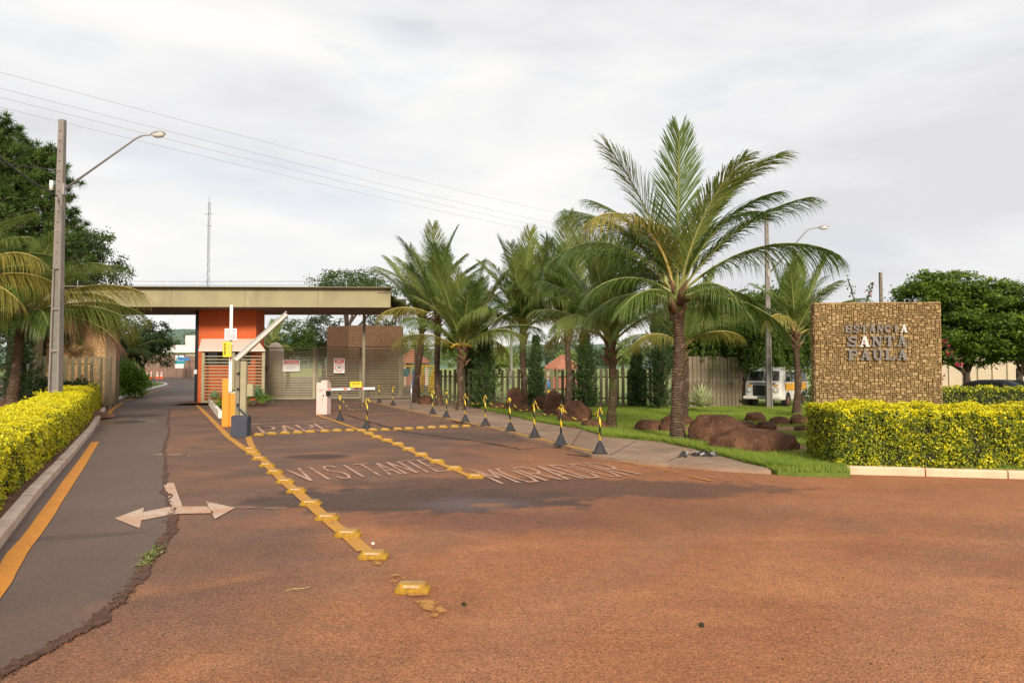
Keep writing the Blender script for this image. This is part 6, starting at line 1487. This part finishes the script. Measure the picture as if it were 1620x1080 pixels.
# white house behind
hx = at(262, 590, 84); h_ = thing('house', 'low white house with a pale roof seen past the gatehouse', 'house', (hx.x, 84, zg(84))); W_ = at(345,590,84).x-hx.x; ez = at(280,556,84).z-zg(84); tz = at(280,531,84).z-zg(84)
mb = MB(); mb.box((W_/2,3,ez/2), (W_,6,ez)); mb.build('wall', M['farwhite'], h_)
mb = MB(); mb.add([(-.5,-.6,ez),(W_+.5,-.6,ez),(W_+.5,3,ez+.9),(-.5,3,ez+.9),(-.5,-.6,ez-.12),(W_+.5,-.6,ez-.12),(W_+.5,3,ez+.78),(-.5,3,ez+.78)], [(0,1,2,3),(4,7,6,5),(0,4,5,1),(1,5,6,2),(0,3,7,4)]); mb.build('roof', M['kerb_white'], h_)
mb = MB(); mb.box((W_/2+.3,4.5,(ez+tz)/2+.2), (W_-1,2.6,tz-ez)); mb.build('upper_wall', M['farwhite'], h_)
for x in (1.6, 4.2): mb = MB(); mb.box((x,-.02,ez-.55), (1.5,.06,.4)); mb.build('window', M['glass'], h_)
p = at(284, 572, 71); r = plate('notice_board', 'white notice board with teal print in front of the board fence', p, .85, 1.3, 0); bars(r, [(0,.35,.6,.25)], 'teal'); bars(r, [(0,.0,.5,.08),(0,-.15,.6,.08)], 'greyink')
for sx in (-.35,.35): mb = MB(); mb.box((sx,.05,-1.1), (.07,.07,1.6)); mb.build('leg', M['wood'], r)
p = at(298.5, 598, 68); p.z = zg(68); t = thing('street_sign', 'blue street sign on a wooden post beyond the gatehouse', 'sign', p); hp_ = at(298.5,566,68).z-p.z; mb = MB(); mb.box((0,0,hp_/2), (.14,.14,hp_)); mb.build('post', M['wood'], t); mb = MB(); mb.box((-.45,-.1,hp_-.1), (1.1,.03,.3)); mb.build('plate', M['blue'], t)
mb = MB(); mb.box((-.8,-.12,hp_-.42), (1.0,.03,.3)); mb.build('plate', M['teal'], t)

# kiosks with red roofs and playground, beyond the fence
def kiosk(label, px, Y, toppy, eavepy, wpx):
    p = at(px, 600, Y); p.z = zg(Y); tz = at(px,toppy,Y).z-p.z; ez = at(px,eavepy,Y).z-p.z; r_ = wpx*Y/FPX/2; k_ = thing('kiosk', label, 'kiosk', p)
    for i in range(8):
        a, b_ = R(22.5+45*i), R(22.5+45*(i+1)); mb = MB(); mb.add([(r_*math.cos(a),r_*math.sin(a),ez),(r_*math.cos(b_),r_*math.sin(b_),ez),(0,0,tz),(r_*math.cos(a),r_*math.sin(a),ez-.1),(r_*math.cos(b_),r_*math.sin(b_),ez-.1)], [(0,1,2),(0,3,4,1)]); mb.build('roof_panel', M['tile'], k_, recalc=False)
        mb = MB(); mb.tube([(r_*1.0*math.cos(a),r_*1.0*math.sin(a),ez+.03),(0,0,tz+.03)], .06, 5); mb.build('ridge', M['tile'], k_)
        mb = MB(); mb.tube([(r_*.85*math.cos(a),r_*.85*math.sin(a),0),(r_*.85*math.cos(a),r_*.85*math.sin(a),ez)], .09, 6); mb.build('post', M['cream'], k_)
    mb = MB(); mb.lathe([(r_*.8,0),(r_*.8,.9)], 8); mb.build('low_wall', M['tile'], k_)
kiosk('red roofed kiosk seen between the palms behind the slat fence', 890, 52, 562, 582, 62)
kiosk('red roofed kiosk behind the playground right of the gate', 653, 56, 553, 573, 56)
p = at(660, 612, 47); p.z = zg(47); t = thing('climbing_frame', 'yellow playground climbing frame behind the gate', 'playground', p); s_ = 47/FPX
zt = at(660,579,47).z-p.z
mb = MB(); mb.box((0,0,zt), (60*s_,.14,.16)); mb.build('beam', M['playyellow'], t)
for x in (-28, 8, 28): mb = MB(); mb.box((x*s_,0,zt/2), (.16,.16,zt)); mb.build('post', M['playyellow'], t)
mb = MB(); mb.tube([(24*s_,-.8,0),(28*s_,0,zt*.8)], .08, 6); mb.tube([(20*s_,-.8,0),(24*s_,0,zt*.8)], .08, 6)
mb.build('ladder_side', M['playyellow'], t)
for i in range(5): mb = MB(); mb.box(((21+i*.8)*s_+.08,-.7+.14*i,.3+i*zt*.15), (4.5*s_,.06,.06)); mb.build('rung', M['playyellow'], t)
mb = MB(); mb.box((-20*s_,.1,zt-.45), (12*s_,.05,.5)); mb.build('panel', M['teal'], t)
mb = MB(); mb.box((-4*s_,.3,.8), (8*s_,.4,1.4)); mb.build('slide', M['blue'], t)
p = at(860, 615, 44); p.z = zg(44); t = thing('toy_barrel', 'small blue and yellow playground toy behind the slat fence', 'playground'); t.location = p
mb = MB(); mb.lathe([(.3,.3),(.45,.6),(.3,.95)], 12); mb.build('barrel', M['blue'], t, smooth=True); mb = MB(); mb.box((0,0,.15),(.7,.5,.3)); mb.build('base', M['playyellow'], t)
# distant round white dome by the gatehouse
p = at(435, 620, 43); p.z = zg(43); mb = MB(); mb.lathe([(.5,0),(.5,2.7),(.42,3.0),(.22,3.2),(.02,3.27)], 16); t = mb.build('water_tank', M['cream'], smooth=True); t.location = p; tag(t, 'cream rounded tank behind the gate next to the gatehouse', 'tank')

# ------------------------------------------------------------------ litter and leaves
t = thing('debris_pile', 'broken grey plastic pieces lying on the sidewalk', 'debris', G(1097, 720, .06))
for i in range(16):
    mb = MB(); a = random.random()*3; l_ = random.uniform(.05,.2); x = random.gauss(0,.2)+(.35 if i > 12 else 0); y = random.gauss(0,.12)-(.18 if i > 12 else 0)
    mb.tube([(x,y,.02),(x+math.cos(a)*l_*.5,y+math.sin(a)*l_*.5,.05),(x+math.cos(a+.6)*l_,y+math.sin(a+.6)*l_,.02)], [.022,.03,.014], 5); mb.build('fragment', M['rubber' if i % 3 else 'greyink'], t)
pb = MB()
for _ in range(260):
    px = random.uniform(20, 1600); py = 760+300*random.random()**.8; q = G(px, py); s_ = random.uniform(.002, .007)
    pb.box((q.x, q.y, s_*.4), (s_*1.4, s_, s_), 0, random.random()*3)
tag(stuff(pb.build('pebbles', M['crack'], recalc=False)), 'small dark pebbles scattered over the red road', 'pebbles')
for i, (px, py, m_, lab) in enumerate(((590,861,'kerb_white','small pale stone beside the painted centre line'),(734,957,'twig','small dark clod on the road right of the nearest stud'),(1110,990,'twig','small dark clod lying on the right of the red road'))):
    q = G(px, py); mb = MB(); mb.lathe([(.016,0),(.02,.012),(.008,.024)], 7); o = mb.build('pebble', M[m_], smooth=True); o.location = q; tag(o, lab, 'stone')
q = G(452, 936); mb = MB(); mb.tube([(0,0,.01),(.05,.04,.015),(.12,.05,.012),(.16,.1,.01)], .003, 4); mb.tube([(.05,.04,.015),(.1,.0,.012)], .002, 4); o = mb.build('dry_twig', M['rachis_yel']); o.location = q; tag(o, 'pale dry twig lying on the red road', 'twig')
